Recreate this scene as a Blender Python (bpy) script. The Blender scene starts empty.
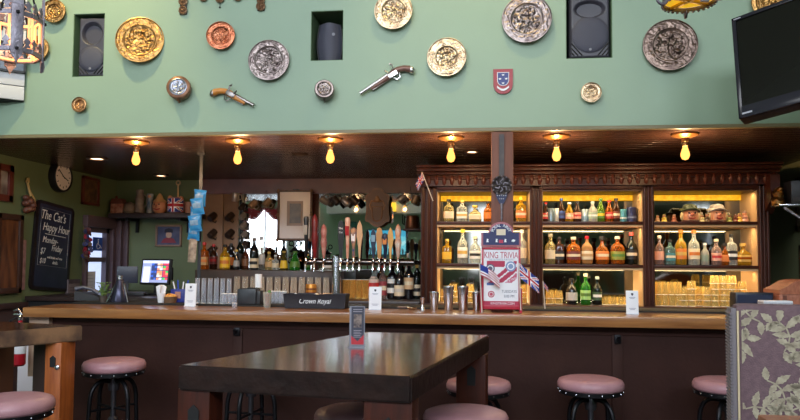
import bpy, bmesh, math, random
from math import sin, cos, pi, radians, sqrt, atan2
from mathutils import Vector, Matrix, noise as mnoise
random.seed(7)
SC = bpy.context.scene
COL = SC.collection

# ------------------------------------------------------------------ camera, world, lights, exposure
FPX, YAW, PITCH, ROLL, PPY, CAMZ = 705.2, 0.11884, 0.05049, 0.00753, 227.67, 1.42
_f = Vector((-sin(YAW)*cos(PITCH), cos(YAW)*cos(PITCH), sin(PITCH)))
_r0 = Vector((cos(YAW), sin(YAW), 0))
_u0 = _r0.cross(_f)
RGT = _r0*cos(ROLL) + _u0*sin(ROLL)
UPV = _u0*cos(ROLL) - _r0*sin(ROLL)
cam_d = bpy.data.cameras.new('camera')
cam_d.sensor_width = 36.0
cam_d.lens = FPX*36/800
cam_d.shift_y = (PPY-210)/800
cam_d.clip_start = 0.05
cam = bpy.data.objects.new('camera', cam_d)
COL.objects.link(cam)
m4 = Matrix((RGT, UPV, -_f)).transposed().to_4x4()
m4.translation = (0, 0, CAMZ)
cam.matrix_world = m4
SC.camera = cam
SC.view_settings.view_transform = 'Standard'
SC.view_settings.look = 'None'
SC.view_settings.gamma = 1.0
SC.view_settings.use_curve_mapping = False
SC.view_settings.exposure = 0.35

w = bpy.data.worlds.new('world'); SC.world = w; w.use_nodes = True
w.node_tree.nodes['Background'].inputs[0].default_value = (0.75, 0.85, 1.0, 1)
w.node_tree.nodes['Background'].inputs[1].default_value = 0.6

def lamp(name, kind, loc, energy, color=(1, 1, 1), size=None, size_y=None, aim=None, **kw):
    d = bpy.data.lights.new(name, kind); d.energy = energy; d.color = color
    if kind == 'AREA':
        d.shape = 'RECTANGLE'; d.size = size; d.size_y = size_y or size
    elif size is not None:
        d.shadow_soft_size = size
    for k, v in kw.items(): setattr(d, k, v)
    o = bpy.data.objects.new(name, d); COL.objects.link(o); o.location = loc
    if aim: o.rotation_euler = (Vector(aim)-Vector(loc)).to_track_quat('-Z', 'Y').to_euler()
    return o

DAY = (0.80, 0.88, 1.0)
YF = -3.6                       # street wall behind the camera, with the windows the daylight comes through
WINS = [(-5.9, 1.3), (-4.75, 0.7), (-0.1, 0.55), (4.75, 0.5)]
for i, (wx, ww) in enumerate(WINS):
    lamp('window_daylight', 'AREA', (wx, YF-0.04, 2.05), 22*ww, DAY, ww-.14, 1.55, (wx, 3.0, 2.05))
for wx in (-3.6, -0.6, 2.4):     # added fill lights above them, the wall has no openings there
    lamp('high_daylight_fill', 'AREA', (wx, YF+0.2, 4.1), 118, DAY, 2.2, 0.9, (wx*0.8, 4.6, 2.3))
# warm ceiling spots that wash the green wall
for wx, e in ((-2.9, 150), (-0.1, 70), (1.75, 8)):
    lamp('ceiling_spot', 'SPOT', (wx, 3.75, 4.75), e, (1.0, 0.80, 0.36), 0.06, aim=(wx, 4.8, 3.0), spot_size=1.1, spot_blend=0.9)
lamp('overhead_fill', 'AREA', (-1.0, 1.6, 5.0), 60, (0.93, 0.96, 1.0), 3.0, 1.6, (-0.6, 3.2, 0.0))  # added overhead fill, the ceiling is closed above it

# ------------------------------------------------------------------ helpers
def ray(px, py):
    return _f + RGT*((px-400)/FPX) - UPV*((py-PPY)/FPX)
def on_y(px, py, Y):
    d = ray(px, py); t = Y/d.y
    return Vector((d.x*t, Y, CAMZ+d.z*t))
def on_z(px, py, z):
    d = ray(px, py); t = (z-CAMZ)/d.z
    return Vector((d.x*t, d.y*t, z))
def on_x(px, py, X):
    d = ray(px, py); t = X/d.x
    return Vector((X, d.y*t, CAMZ+d.z*t))
def mpp(px, Y):                   # metres per pixel at column px on the plane Y
    return (on_y(px, 263, Y)-Vector((0, 0, CAMZ))).dot(_f)/FPX

def lin(c):
    return tuple(((v/255)/12.92 if v/255 <= 0.04045 else ((v/255+0.055)/1.055)**2.4) for v in c)
_M = {}
def mat(name, col, rough=0.5, metal=0.0, var=None, bump=None, emit=None, spec=0.5, coat=0.0, stretch=None):
    """procedural material; col in sRGB 0-255; var=(second colour, noise scale); bump=(scale, strength)"""
    if name in _M: return _M[name]
    m = bpy.data.materials.new(name); m.use_nodes = True
    nt = m.node_tree; b = nt.nodes['Principled BSDF']
    b.inputs['Base Color'].default_value = (*lin(col), 1)
    b.inputs['Roughness'].default_value = rough
    b.inputs['Metallic'].default_value = metal
    b.inputs['Specular IOR Level'].default_value = spec
    b.inputs['Coat Weight'].default_value = coat
    b.inputs['Coat Roughness'].default_value = 0.14
    tc = mp = None
    if var or bump:
        tc = nt.nodes.new('ShaderNodeTexCoord'); mp = nt.nodes.new('ShaderNodeMapping')
        nt.links.new(tc.outputs['Object'], mp.inputs[0])
        if stretch: mp.inputs['Scale'].default_value = stretch
    if var:
        n = nt.nodes.new('ShaderNodeTexNoise'); n.inputs['Scale'].default_value = var[1]; n.inputs['Detail'].default_value = 5
        r = nt.nodes.new('ShaderNodeValToRGB')
        r.color_ramp.elements[0].position = 0.32; r.color_ramp.elements[1].position = 0.68
        r.color_ramp.elements[0].color = (*lin(col), 1); r.color_ramp.elements[1].color = (*lin(var[0]), 1)
        nt.links.new(mp.outputs[0], n.inputs['Vector']); nt.links.new(n.outputs['Fac'], r.inputs[0])
        nt.links.new(r.outputs[0], b.inputs['Base Color'])
    if bump:
        n = nt.nodes.new('ShaderNodeTexNoise'); n.inputs['Scale'].default_value = bump[0]; n.inputs['Detail'].default_value = 4
        bp = nt.nodes.new('ShaderNodeBump'); bp.inputs['Strength'].default_value = bump[1]; bp.inputs['Distance'].default_value = 0.01
        nt.links.new(mp.outputs[0], n.inputs['Vector']); nt.links.new(n.outputs['Fac'], bp.inputs['Height'])
        nt.links.new(bp.outputs[0], b.inputs['Normal'])
    if emit:
        b.inputs['Emission Color'].default_value = (*lin(emit[0]), 1); b.inputs['Emission Strength'].default_value = emit[1]
    _M[name] = m
    return m
def glass(name, col, clear=0.6, tint=None, rough=0.05, dark=.6):
    """thin-glass look: tinted see-through mixed with a shiny coloured body"""
    if name in _M: return _M[name]
    m = bpy.data.materials.new(name); m.use_nodes = True
    nt = m.node_tree; b = nt.nodes['Principled BSDF']
    b.inputs['Base Color'].default_value = (*[v*dark for v in lin(col)], 1); b.inputs['Roughness'].default_value = rough
    t = nt.nodes.new('ShaderNodeBsdfTransparent'); t.inputs[0].default_value = (*lin(tint or col), 1)
    lw = nt.nodes.new('ShaderNodeLayerWeight'); lw.inputs['Blend'].default_value = 0.35
    mr = nt.nodes.new('ShaderNodeMapRange'); mr.inputs['To Min'].default_value = 1-clear; mr.inputs['To Max'].default_value = min(1, 1-clear+0.5)
    mx = nt.nodes.new('ShaderNodeMixShader')
    nt.links.new(lw.outputs['Facing'], mr.inputs['Value']); nt.links.new(mr.outputs[0], mx.inputs[0])
    nt.links.new(t.outputs[0], mx.inputs[1]); nt.links.new(b.outputs[0], mx.inputs[2])
    nt.links.new(mx.outputs[0], nt.nodes['Material Output'].inputs[0])
    _M[name] = m
    return m

class G:
    """collects shapes into one mesh; every shape may take its own material slot"""
    def __init__(self): self.bm = bmesh.new(); self.mi = 0
    def _tag(self, fs):
        for f in fs: f.material_index = self.mi
    def box(self, x0, x1, y0, y1, z0, z1, bev=0.0, M=None):
        a, b = sorted((x0, x1)); c, d = sorted((y0, y1)); e, f = sorted((z0, z1))
        r = bmesh.ops.create_cube(self.bm, size=1.0)
        vs = r['verts']
        for v in vs:
            v.co = Vector(((a if v.co.x < 0 else b), (c if v.co.y < 0 else d), (e if v.co.z < 0 else f)))
        fs = list({f for v in vs for f in v.link_faces})
        if bev > 0:
            es = list({e for v in vs for e in v.link_edges})
            rr = bmesh.ops.bevel(self.bm, geom=es, offset=bev, segments=2, affect='EDGES', profile=0.6)
            fs = list({f for v in rr['verts'] for f in v.link_faces}); vs = rr['verts']
        self._tag(fs)
        if M: 
            for v in {v for f in fs for v in f.verts}: v.co = M @ v.co
        return self
    def lathe(self, prof, n=20, M=None, sq=None, cap=True, relief=None):
        """prof: [(r, z)]; sq: per-profile-point superellipse blend 0 round .. 1 square"""
        rings = []
        for k, (r, z) in enumerate(prof):
            s = sq[k] if sq else 0
            row = []
            for i in range(n):
                a = 2*pi*(i+0.5)/n
                c, d = cos(a), sin(a)
                if s:
                    e = (abs(c)**6+abs(d)**6)**(-1/6)
                    q = 1+(e*0.92-1)*s
                else: q = 1
                dz = relief(r, a) if relief else 0
                p = Vector((r*q*c, r*q*d, z+dz))
                row.append(self.bm.verts.new(M @ p if M else p))
            rings.append(row)
        fs = []
        for a, b in zip(rings, rings[1:]):
            for i in range(n):
                j = (i+1) % n
                fs.append(self.bm.faces.new((a[i], a[j], b[j], b[i])))
        if cap:
            if prof[0][0] > 1e-4: fs.append(self.bm.faces.new(list(reversed(rings[0]))))
            if prof[-1][0] > 1e-4: fs.append(self.bm.faces.new(rings[-1]))
        self._tag(fs); return self
    def tube(self, pts, r, n=8, closed=False, flat=1.0):
        pts = [Vector(p) for p in pts]; N = len(pts); rings = []
        prev = None
        for i, p in enumerate(pts):
            if closed: t = pts[(i+1) % N]-pts[i-1]
            else: t = pts[min(i+1, N-1)]-pts[max(i-1, 0)]
            t.normalize()
            if prev is None:
                u = t.orthogonal().normalized()
            else:
                u = (prev-t*prev.dot(t)).normalized()
            prev = u; v = t.cross(u)
            rr = r[i] if isinstance(r, (list, tuple)) else r
            rings.append([self.bm.verts.new(p+(u*cos(2*pi*k/n)*flat+v*sin(2*pi*k/n))*rr) for k in range(n)])
        fs = []
        prs = list(zip(rings, rings[1:]))
        if closed: prs.append((rings[-1], rings[0]))
        for a, b in prs:
            for k in range(n):
                j = (k+1) % n
                fs.append(self.bm.faces.new((a[k], a[j], b[j], b[k])))
        if not closed:
            fs.append(self.bm.faces.new(list(reversed(rings[0])))); fs.append(self.bm.faces.new(rings[-1]))
        self._tag(fs); return self
    def prism(self, pts, h, M=None):
        """outline in the XY plane, extruded h along +Z, then M"""
        a = [self.bm.verts.new(Vector((x, y, 0))) for x, y in pts]
        b = [self.bm.verts.new(Vector((x, y, h))) for x, y in pts]
        fs = [self.bm.faces.new(list(reversed(a))), self.bm.faces.new(b)]
        n = len(a)
        for i in range(n):
            j = (i+1) % n; fs.append(self.bm.faces.new((a[i], a[j], b[j], b[i])))
        if M:
            for v in a+b: v.co = M @ v.co
        self._tag(fs); return self
    def ball(self, c, r, sub=2, s=(1, 1, 1)):
        rr = bmesh.ops.create_icosphere(self.bm, subdivisions=sub, radius=r)
        for v in rr['verts']: v.co = Vector((v.co.x*s[0], v.co.y*s[1], v.co.z*s[2]))+Vector(c)
        self._tag({f for v in rr['verts'] for f in v.link_faces}); return self
    def grid(self, nx, ny, pos, fn=None):
        """pos(u,v)->point; fn(u,v)->material index"""
        V = [[self.bm.verts.new(Vector(pos(i/nx, j/ny))) for i in range(nx+1)] for j in range(ny+1)]
        for j in range(ny):
            for i in range(nx):
                f = self.bm.faces.new((V[j][i], V[j][i+1], V[j+1][i+1], V[j+1][i]))
                f.material_index = fn((i+.5)/nx, (j+.5)/ny) if fn else self.mi
        return self
    def build(self, name, m, parent=None, loc=None, smooth=True, rot=None, ang=38):
        me = bpy.data.meshes.new(name)
        bmesh.ops.recalc_face_normals(self.bm, faces=self.bm.faces)
        self.bm.to_mesh(me); self.bm.free()
        for x in (m if isinstance(m, (list, tuple)) else [m]): me.materials.append(x)
        if smooth:
            for p in me.polygons: p.use_smooth = True
            me.set_sharp_from_angle(angle=radians(ang))
        o = bpy.data.objects.new(name, me); COL.objects.link(o)
        if parent: o.parent = parent
        if loc is not None: o.location = loc
        if rot is not None: o.rotation_euler = rot
        return o
def tag(o, label, cat, group=None, kind=None):
    o['label'] = label; o['category'] = cat
    if group: o['group'] = group
    if kind: o['kind'] = kind
    return o
def empty(name, loc, label, cat, rot=(0, 0, 0), group=None):
    o = bpy.data.objects.new(name, None); COL.objects.link(o); o.location = loc; o.rotation_euler = rot
    o.empty_display_size = 0.05
    return tag(o, label, cat, group)
def struct(o): o['kind'] = 'structure'; return o
def copy_tree(o, parent=None):
    c = o.copy(); COL.objects.link(c)
    if parent: c.parent = parent
    for ch in list(o.children): copy_tree(ch, c)
    return c
def text(s, size, m, parent, loc, rot=(pi/2, 0, 0), name='lettering', shear=0.0, align='CENTER', depth=0.0008, spacing=1.0, xscale=1.0):
    cu = bpy.data.curves.new('txt', 'FONT'); cu.body = s; cu.size = size; cu.align_x = align; cu.align_y = 'CENTER'
    cu.extrude = depth; cu.shear = shear; cu.space_character = spacing; cu.resolution_u = 3
    t = bpy.data.objects.new('txt', cu); COL.objects.link(t)
    bpy.context.view_layer.update()
    me = bpy.data.meshes.new_from_object(t.evaluated_get(bpy.context.evaluated_depsgraph_get()))
    bpy.data.objects.remove(t)
    me.materials.clear(); me.materials.append(m)
    o = bpy.data.objects.new(name, me); COL.objects.link(o); o.parent = parent; o.location = loc; o.rotation_euler = rot
    o.scale = (xscale, 1, 1)
    return o
FACE = (pi/2, 0, 0)             # local +Z turned to look at the room (-Y)

# ------------------------------------------------------------------ materials
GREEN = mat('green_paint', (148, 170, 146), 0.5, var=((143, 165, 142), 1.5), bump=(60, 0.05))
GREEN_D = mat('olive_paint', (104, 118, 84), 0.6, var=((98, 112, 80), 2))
GREEN_SHADE = mat('green_reveal_shade', (92, 116, 84), 0.7)
SOFF = mat('soffit_boards', (92, 64, 54), 0.26, var=((66, 44, 38), 6), stretch=(0.5, 6, 1), bump=(9, 0.15))
DWOOD = mat('mahogany', (76, 36, 22), 0.35, var=((50, 24, 16), 8), stretch=(1, 1, 0.3), spec=.25)
DWOOD2 = mat('mahogany_crown', (72, 33, 22), 0.35, var=((50, 23, 17), 10), spec=.25)
BARF = mat('bar_front_paint', (62, 37, 31), 0.55, var=((53, 31, 27), 4), bump=(40, 0.12), spec=.15)
BARTOP = mat('bar_top_oak', (168, 112, 62), 0.3, var=((128, 80, 44), 7), stretch=(0.4, 5, 5), coat=0.6)
TOPWOOD = mat('table_top_wood', (86, 58, 46), 0.2, var=((48, 32, 27), 7), bump=(11, 0.22), coat=1.0)
EDGEWOOD = mat('table_edge_wood', (44, 28, 23), 0.4, var=((30, 20, 18), 14), bump=(22, 0.35), spec=.2)
LEGWOOD = mat('table_leg_wood', (104, 50, 28), 0.4, var=((80, 38, 24), 10), stretch=(4, 4, 0.6))
ORWOOD = mat('orange_leg_wood', (178, 98, 44), 0.4, var=((140, 70, 30), 10), stretch=(4, 4, 0.5))
POSTW = mat('post_wood', (128, 84, 70), 0.5, var=((108, 70, 60), 9), stretch=(4, 4, 0.6), spec=.2)
TANPANEL = mat('tan_panel', (150, 112, 80), 0.5, var=((134, 98, 70), 5))
BLACK = mat('black_plastic', (26, 26, 30), 0.4)
BLACKM = mat('black_matte', (14, 13, 14), 0.7)
BLACKI = mat('black_iron', (30, 29, 33), 0.38, 0.6)
GREYI = mat('grey_iron', (138, 132, 142), 0.42, 0.55, var=((104, 96, 104), 18), bump=(60, 0.3))
BRASS = mat('brass', (196, 152, 94), 0.34, 1.0, var=((150, 108, 62), 25))
BRASSP = mat('pale_brass', (222, 200, 168), 0.32, 1.0, var=((172, 144, 116), 25))
COPPER = mat('copper', (196, 128, 98), 0.33, 1.0, var=((170, 98, 70), 25))
PEWTER = mat('pewter', (164, 150, 146), 0.36, 1.0, var=((122, 108, 106), 22))
PEWTERD = mat('dark_pewter', (142, 122, 112), 0.38, 1.0, var=((96, 80, 74), 22))
STEEL = mat('stainless', (205, 205, 212), 0.22, 1.0)
CHROME = mat('chrome', (230, 230, 235), 0.1, 1.0)
MIRROR = mat('mirror_glass', (205, 208, 206), 0.02, 1.0)
MIRRORC = mat('cabinet_mirror', (118, 116, 108), 0.06, 1.0)
LEATHER = mat('pink_leather', (182, 136, 142), 0.34, var=((166, 120, 128), 12), bump=(140, 0.12))
WHITE = mat('white_paint', (228, 228, 232), 0.5)
PAPER = mat('white_paper', (236, 236, 242), 0.6)
CREAM = mat('cream_paper', (224, 208, 184), 0.6)
RED = mat('red_paint', (190, 24, 44), 0.35)
REDC = mat('red_cloth', (160, 30, 40), 0.8)
NAVY = mat('navy', (34, 40, 92), 0.45)
BLUE = mat('flag_blue', (40, 60, 150), 0.7)
CRIM = mat('crimson_print', (178, 44, 78), 0.5)
LED = mat('led_strip', (255, 214, 90), 0.5, var=((200, 150, 30), 30), emit=((255, 186, 20), 0.55))
FILAM = bpy.data.materials.new('bulb_glow'); FILAM.use_nodes = True     # clear bulb glass lit by its filament
_nt = FILAM.node_tree; _nt.nodes.remove(_nt.nodes['Principled BSDF'])
_e = _nt.nodes.new('ShaderNodeEmission'); _e.inputs[0].default_value = (1.0, .36, .07, 1); _e.inputs[1].default_value = 3.4
_t = _nt.nodes.new('ShaderNodeBsdfTransparent'); _x = _nt.nodes.new('ShaderNodeMixShader'); _x.inputs[0].default_value = .5
_nt.links.new(_t.outputs[0], _x.inputs[1]); _nt.links.new(_e.outputs[0], _x.inputs[2]); _nt.links.new(_x.outputs[0], _nt.nodes['Material Output'].inputs[0])
BLUEBAG = mat('blue_foil', (26, 104, 178), 0.28, var=((60, 150, 206), 9))
CHALK = mat('chalk', (226, 226, 222), 0.9)
SLATE = mat('slate_board', (34, 40, 62), 0.28, var=((42, 48, 74), 6))
LAVW = mat('window_woodwork', (96, 84, 96), 0.45)
FLOORM = mat('floor_boards', (70, 50, 42), 0.4, var=((52, 38, 33), 6), stretch=(1, 6, 1))
ROOMW = mat('room_green', (150, 180, 150), 0.6)
CEILW = mat('room_white', (220, 218, 210), 0.6)
PANE = mat('daylight_pane', (235, 242, 255), 0.5, emit=((225, 236, 255), 1.0))

# ------------------------------------------------------------------ setting
YW, YB, YC, ZS, ZC = 4.80, 7.50, 4.50, 2.328, 1.10
XL, XR, ZT = -4.117, 2.70, 5.1
g = G(); g.box(-7.4, 6.0, YF, YB+.2, -0.1, 0); struct(g.build('floor', FLOORM))
g = G(); g.box(-7.4, 6.0, YF, 5.3, ZT, ZT+.1); struct(g.build('ceiling', CEILW))
g = G(); yy = YW+.034
while yy < YB:
    g.box(-4.9, 4.4, yy+.002, yy+.088, ZS, ZS+.03, .004); yy += .09
g.box(-4.9, 4.4, YW+.034, YB+.1, ZS+.012, ZS+.03)
struct(g.build('ceiling_soffit', SOFF))

# upper green wall with three speaker recesses
def rect_y(x0, y0, x1, y1, Y):
    a = on_y(x0, y1, Y); b = on_y(x1, y0, Y)
    return a.x, b.x, a.z, b.z
REC = []
for x0, y0, x1, y1 in ((72, 13, 105, 77), (310.5, 10, 343.5, 61), (566, -8, 612, 59)):
    REC.append(rect_y(x0, y0, x1, y1, YW))
g = G()
xs = -7.4
for a, b, c, d in REC:
    g.box(xs, a, YW, YW+.4, ZS+.02, ZT); g.box(a, b, YW, YW+.4, ZS+.02, c); g.box(a, b, YW, YW+.4, d, ZT); xs = b
g.box(xs, 6.0, YW, YW+.4, ZS+.02, ZT)
struct(g.build('wall_back_upper', GREEN, smooth=False))
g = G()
for k, (a, b, c, d) in enumerate(REC):     # recess linings, their shade put into a darker green
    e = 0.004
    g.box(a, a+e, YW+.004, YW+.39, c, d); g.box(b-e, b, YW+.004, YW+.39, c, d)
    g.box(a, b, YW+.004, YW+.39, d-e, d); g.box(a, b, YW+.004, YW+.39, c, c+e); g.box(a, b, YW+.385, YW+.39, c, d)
struct(g.build('wall_recess', GREEN_SHADE, smooth=False))
g = G(); g.box(-4.9, 4.4, YW-.006, YW+.032, ZS-.006, ZS+.018, 0.002)
struct(g.build('trim_1', mat('tan_trim', (128, 116, 84), 0.45)))
# walls below the soffit
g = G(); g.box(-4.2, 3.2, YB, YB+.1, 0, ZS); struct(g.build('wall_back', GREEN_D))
# left wall with a window opening
wl0, wl1, wz0, wz1 = 6.88, 7.36, 1.03, 1.775
g = G()
for y0, y1, z0, z1 in ((YW+.05, wl0, 0, ZS), (wl1, YB+.1, 0, ZS), (wl0, wl1, 0, wz0), (wl0, wl1, wz1, ZS)):
    g.box(XL-.12, XL, y0, y1, z0, z1)
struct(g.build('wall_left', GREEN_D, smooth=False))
g = G(); g.box(XR, XR+.1, YW+.05, YB+.1, 0, ZS); struct(g.build('wall_right', mat('olive_right_lifted', (152, 156, 112), 0.6)))  # lighter olive than the other walls, stands in for missing light
g = G(); g.box(-7.5, -7.4, YF, YW+.3, 0, ZT); struct(g.build('wall_left_far', ROOMW))
g = G(); g.box(6.0, 6.1, YF, YW+.3, 0, ZT); struct(g.build('wall_right_far', ROOMW))
# closing pieces of the lower wall line left and right of the bar opening
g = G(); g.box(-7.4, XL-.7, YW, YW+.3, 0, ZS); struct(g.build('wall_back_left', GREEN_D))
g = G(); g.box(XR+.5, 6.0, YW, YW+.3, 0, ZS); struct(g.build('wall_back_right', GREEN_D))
# street wall behind the viewer: windows, a green wall and a white beam
g = G()
z0, z1 = 1.2, 2.9
edges = []
for wx, ww in WINS: edges += [(wx-ww/2, wx+ww/2)]
xs = -7.5
for a, b in edges:
    g.box(xs, a, YF-.2, YF, 0, 3.5); g.box(a, b, YF-.2, YF, 0, z0); g.box(a, b, YF-.2, YF, z1, 3.5); xs = b
g.box(xs, 6.1, YF-.2, YF, 0, 3.5); g.box(-7.5, 6.1, YF-.2, YF, 3.5, ZT)
struct(g.build('wall_front', ROOMW, smooth=False))
for k, (a, b) in enumerate(edges):
    f = G(); t = .06
    f.box(a, a+t, YF-.1, YF+.04, z0, z1); f.box(b-t, b, YF-.1, YF+.04, z0, z1)
    f.box(a, b, YF-.1, YF+.04, z1-t, z1); f.box(a, b, YF-.1, YF+.04, z0, z0+t); f.box((a+b)/2-.025, (a+b)/2+.025, YF-.1, YF+.04, z0, z1)
    fo = struct(f.build('window_%d' % (k+2), WHITE))
    p = G(); p.box(a+t, b-t, YF-.08, YF-.06, z0+t, z1-t); po = p.build('pane', PANE, fo)
g = G(); g.box(-4.1, 6.0, YF+.02, YF+.5, 2.72, 2.95); struct(g.build('ceiling_beam', CEILW))

# wainscot and rails along the left wall
g = G(); g.box(XL, XL+.02, YW+.05, YB, 0, 1.0); struct(g.build('trim_2', mat('wainscot', (74, 60, 62), 0.5)))
g = G(); g.box(XL, XL+.05, YW+.05, YB, 1.0, 1.05, .008); g.box(XL+.02, XL+.035, YW+.05, YB, .62, .67, .004)
struct(g.build('trim_3', mat('wainscot_rail', (58, 42, 42), 0.45)))

# window in the left wall behind the bar
wn = bpy.data.objects.new('window_1', None); COL.objects.link(wn); wn.location = (XL, 0, 0); struct(wn)
g = G()
for a, b in ((wl0, wl0+.05), (wl1-.05, wl1)): g.box(-.1, .0, a, b, wz0, wz1)
g.box(-.1, 0, wl0, wl1, wz1-.05, wz1); g.box(-.1, 0, wl0, wl1, wz0, wz0+.04); g.box(-.08, -.01, wl0, wl1, 1.41, 1.46)
g.build('sash', LAVW, wn)
g = G(); g.box(0, .05, wl0-.035, wl0, wz0-.02, wz1+.1, .006); g.box(0, .05, wl1, YB-.004, wz0-.02, wz1+.1, .006); g.box(.05, .11, YB-.09, YB-.004, wz0-.02, wz1+.10, .006); g.box(.11, .165, YB-.045, YB-.004, wz0-.02, wz1+.10, .006); g.box(0, .06, wl0-.05, YB-.004, wz1, wz1+.12, .006)
g.build('casing', mat('casing_paint', (92, 72, 78), 0.45), wn)
g = G(); g.box(-.06, -.055, wl0+.05, wl1-.05, wz0+.04, wz1-.05)
g.build('pane', mat('street_pane', (150, 175, 220), 0.2, var=((225, 232, 245), 3.0), emit=((190, 206, 240), 0.95)), wn)

# ------------------------------------------------------------------ the bar
BL, BR = on_y(22.5, 306, YC).x, 2.55
bt = empty('bar_worktop', (0, YC, ZC), 'long oak bar worktop with rounded front edge across the room', 'worktop')
g = G(); g.box(BL, BR, 0, .45, -.066, 0, .008); g.build('oak_slab', BARTOP, bt)
g = G(); g.box(BL+.08, BR, .452, .80, -.05, .012, .006); g.build('rubber_bar_mat', BLACKM, bt)
bf = empty('bar_counter', (0, YC+.13, 0), 'dark brown panelled bar front under the oak worktop', 'bar')
PL = on_y(53, 330, YC+.13).x
g = G(); g.box(PL, BR, 0, .04, 0, ZC-.067); g.build('panel', BARF, bf)
g = G(); g.box(PL, BR, -.012, 0, ZC-.125, ZC-.067, .003); g.box(PL, BR, -.015, 0, 0, .14, .003); g.build('rail', BARF, bf)
for px in (238, 617):
    x = on_y(px, 340, YC+.13).x
    g = G(); g.box(x-.033, x+.033, -.014, 0, .14, ZC-.125, .004); g.build('batten', BARF, bf)
    h = G(); z = ZC-.14
    h.box(x-.02, x+.02, -.03, -.012, z-.035, z+.02, .004); h.tube([(x, -.03, z), (x, -.075, z-.02), (x, -.085, z+.012)], .008)
    h.build('purse_hook', BLACKI, bf)
tanp = mat('tan_end_panel', (168, 140, 118), 0.55)
a = on_y(31, 320, YC+.1).x
g = G(); g.box(a, PL, YC+.08, YC+.5, .62, ZC-.067, .004)
tag(g.build('bar_end_post', tanp), 'tan painted post at the end of the bar beside the red extinguisher', 'post')
a = on_y(17.5, 360, YC+.56).x; b = on_y(50, 360, YC+.56).x
g = G(); g.box(a, b, YC+.56, YC+.90, 0, .93, .01)
tag(g.build('waste_bin', mat('pale_bin', (206, 200, 208), 0.5)), 'tall pale bin standing behind the extinguisher at the bar end', 'bin')
# fire extinguisher hung on the end post
c = on_y(23.6, 335, YC+.06)
ex = empty('fire_extinguisher', (c.x, YC+.02, .70), 'red fire extinguisher hanging at the end of the bar by the tan post', 'fire extinguisher')
g = G(); g.lathe([(.03, 0), (.042, .012), (.043, .24), (.036, .275), (.014, .295), (.014, .31)], 20); g.build('cylinder', RED, ex)
g = G(); g.lathe([(.0435, .085), (.0435, .15)], 20, cap=False); g.build('label_band', PAPER, ex)
g = G(); g.lathe([(.016, .31), (.018, .335), (.01, .345)], 12); g.box(-.05, .014, -.008, .008, .345, .356, .003); g.tube([(-.05, 0, .375), (-.02, 0, .385), (.012, 0, .35)], .006)
g.build('valve_handle', STEEL, ex)
g = G(); g.tube([(-.01, -.02, .33), (-.05, -.03, .31), (-.058, -.02, .2), (-.05, 0, .06)], .008); g.build('hose', BLACK, ex)
g = G(); g.box(-.012, .012, .04, .062, .15, .3); g.build('bracket', BLACKI, ex)

# post carrying the soffit
pa, pb = on_y(491.3, 200, YW-.016).x, on_y(513.3, 200, YW-.016).x
g = G(); g.box(pa, pb, YW-.016, YW+.13, ZC+.002, ZS-.012, .006)
tag(g.build('support_post', POSTW), 'mauve brown wooden post standing on the bar and carrying the soffit', 'post')
# carved bat shaped ornament on the post
c = on_y(501.5, 185, YW)
cl = empty('carved_paddle', (c.x, YW-.018, 0), 'carved dark paddle with round openwork head hanging on the wooden post', 'wall ornament')
zt = on_y(500, 135, YW).z; zc = on_y(502, 186, YW).z; zb = on_y(502, 221, YW).z
Rm = Matrix.Rotation(pi/2, 4, 'X')
paddle = mat('paddle_wood', (70, 58, 54), 0.45, 0.2, var=((44, 36, 36), 20))
g = G(); g.prism([(-.017, zc), (.017, zc), (.017, zt), (-.017, zt)], .012, Rm); g.build('handle', paddle, cl)
g = G(); g.lathe([(.066, -.001), (.07, .01), (.062, .016), (.054, .010), (.02, .012), (0, .014)], 28, Matrix.Translation((0, 0, zc)) @ Rm, relief=lambda r, a: .004*sin(8*a)*(1 if .01 < r < .06 else 0)); g.build('round_head', paddle, cl)
for k in range(12):
    a = 2*pi*k/12
    g = G(); g.ball((.062*cos(a), -.015, zc+.062*sin(a)), .008, 1); g.build('stud', GREYI, cl)
for k in range(6):
    a = 2*pi*k/6+.3
    g = G(); g.tube([(.012*cos(a), -.017, zc+.012*sin(a)), (.028*cos(a+.5), -.019, zc+.028*sin(a+.5)), (.046*cos(a), -.017, zc+.046*sin(a))], .005, 6); g.build('scroll', GREYI, cl)
g = G(); g.prism([(-.04, zc-.06), (.04, zc-.06), (.034, zc-.08), (.012, zc-.125), (-.012, zc-.125), (-.034, zc-.08)], .014, Rm); g.build('blue_neck', mat('paddle_blue', (30, 36, 78), .5), cl)
g = G()
for i in range(5): g.ball((-.028+.014*i, -.016, zc-.068), .0035, 1)
for i in range(3): g.ball((-.012+.012*i, -.016, zc-.09), .003, 1)
g.build('dot_pattern', PAPER, cl)
g = G(); g.lathe([(.004, zb), (.008, zb+.02), (.006, zb+.03), (.009, zb+.05), (.006, zb+.06), (.009, zb+.08), (.01, zc-.12)], 10, Matrix.Translation((0, -.008, 0))); g.build('turned_tip', GREYI, cl)

# ------------------------------------------------------------------ soffit lamps
def bulb_lamp():
    r = empty('bulb_lamp', (0, 0, 0), 'x', 'lamp')
    g = G(); g.lathe([(.088, 0), (.09, -.012), (.05, -.026), (.03, -.032), (0, -.034)], 24); g.build('base_plate', mat('aged_brass', (196, 140, 80), 0.35, 0.9), r)
    g = G(); g.lathe([(.024, -.03), (.026, -.055), (.019, -.062), (.019, -.085), (0, -.086)], 14); g.build('socket', mat('socket_brass', (150, 112, 70), 0.4, 0.8), r)
    g = G(); g.lathe([(.014, -.084), (.018, -.10), (.029, -.135), (.030, -.152), (.02, -.175), (0, -.183)], 16); g.build('bulb', FILAM, r)
    return r
names = ['glowing bulb lamp under the soffit above the window by the chalkboard', 'glowing bulb lamp under the soffit above the curved pistol and mugs',
         'glowing bulb lamp under the soffit in front of the framed print', 'glowing bulb lamp under the soffit just before the wooden post',
         'glowing bulb lamp under the soffit below the small brass dish', 'glowing bulb lamp under the soffit beside the television']
proto = None
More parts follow.
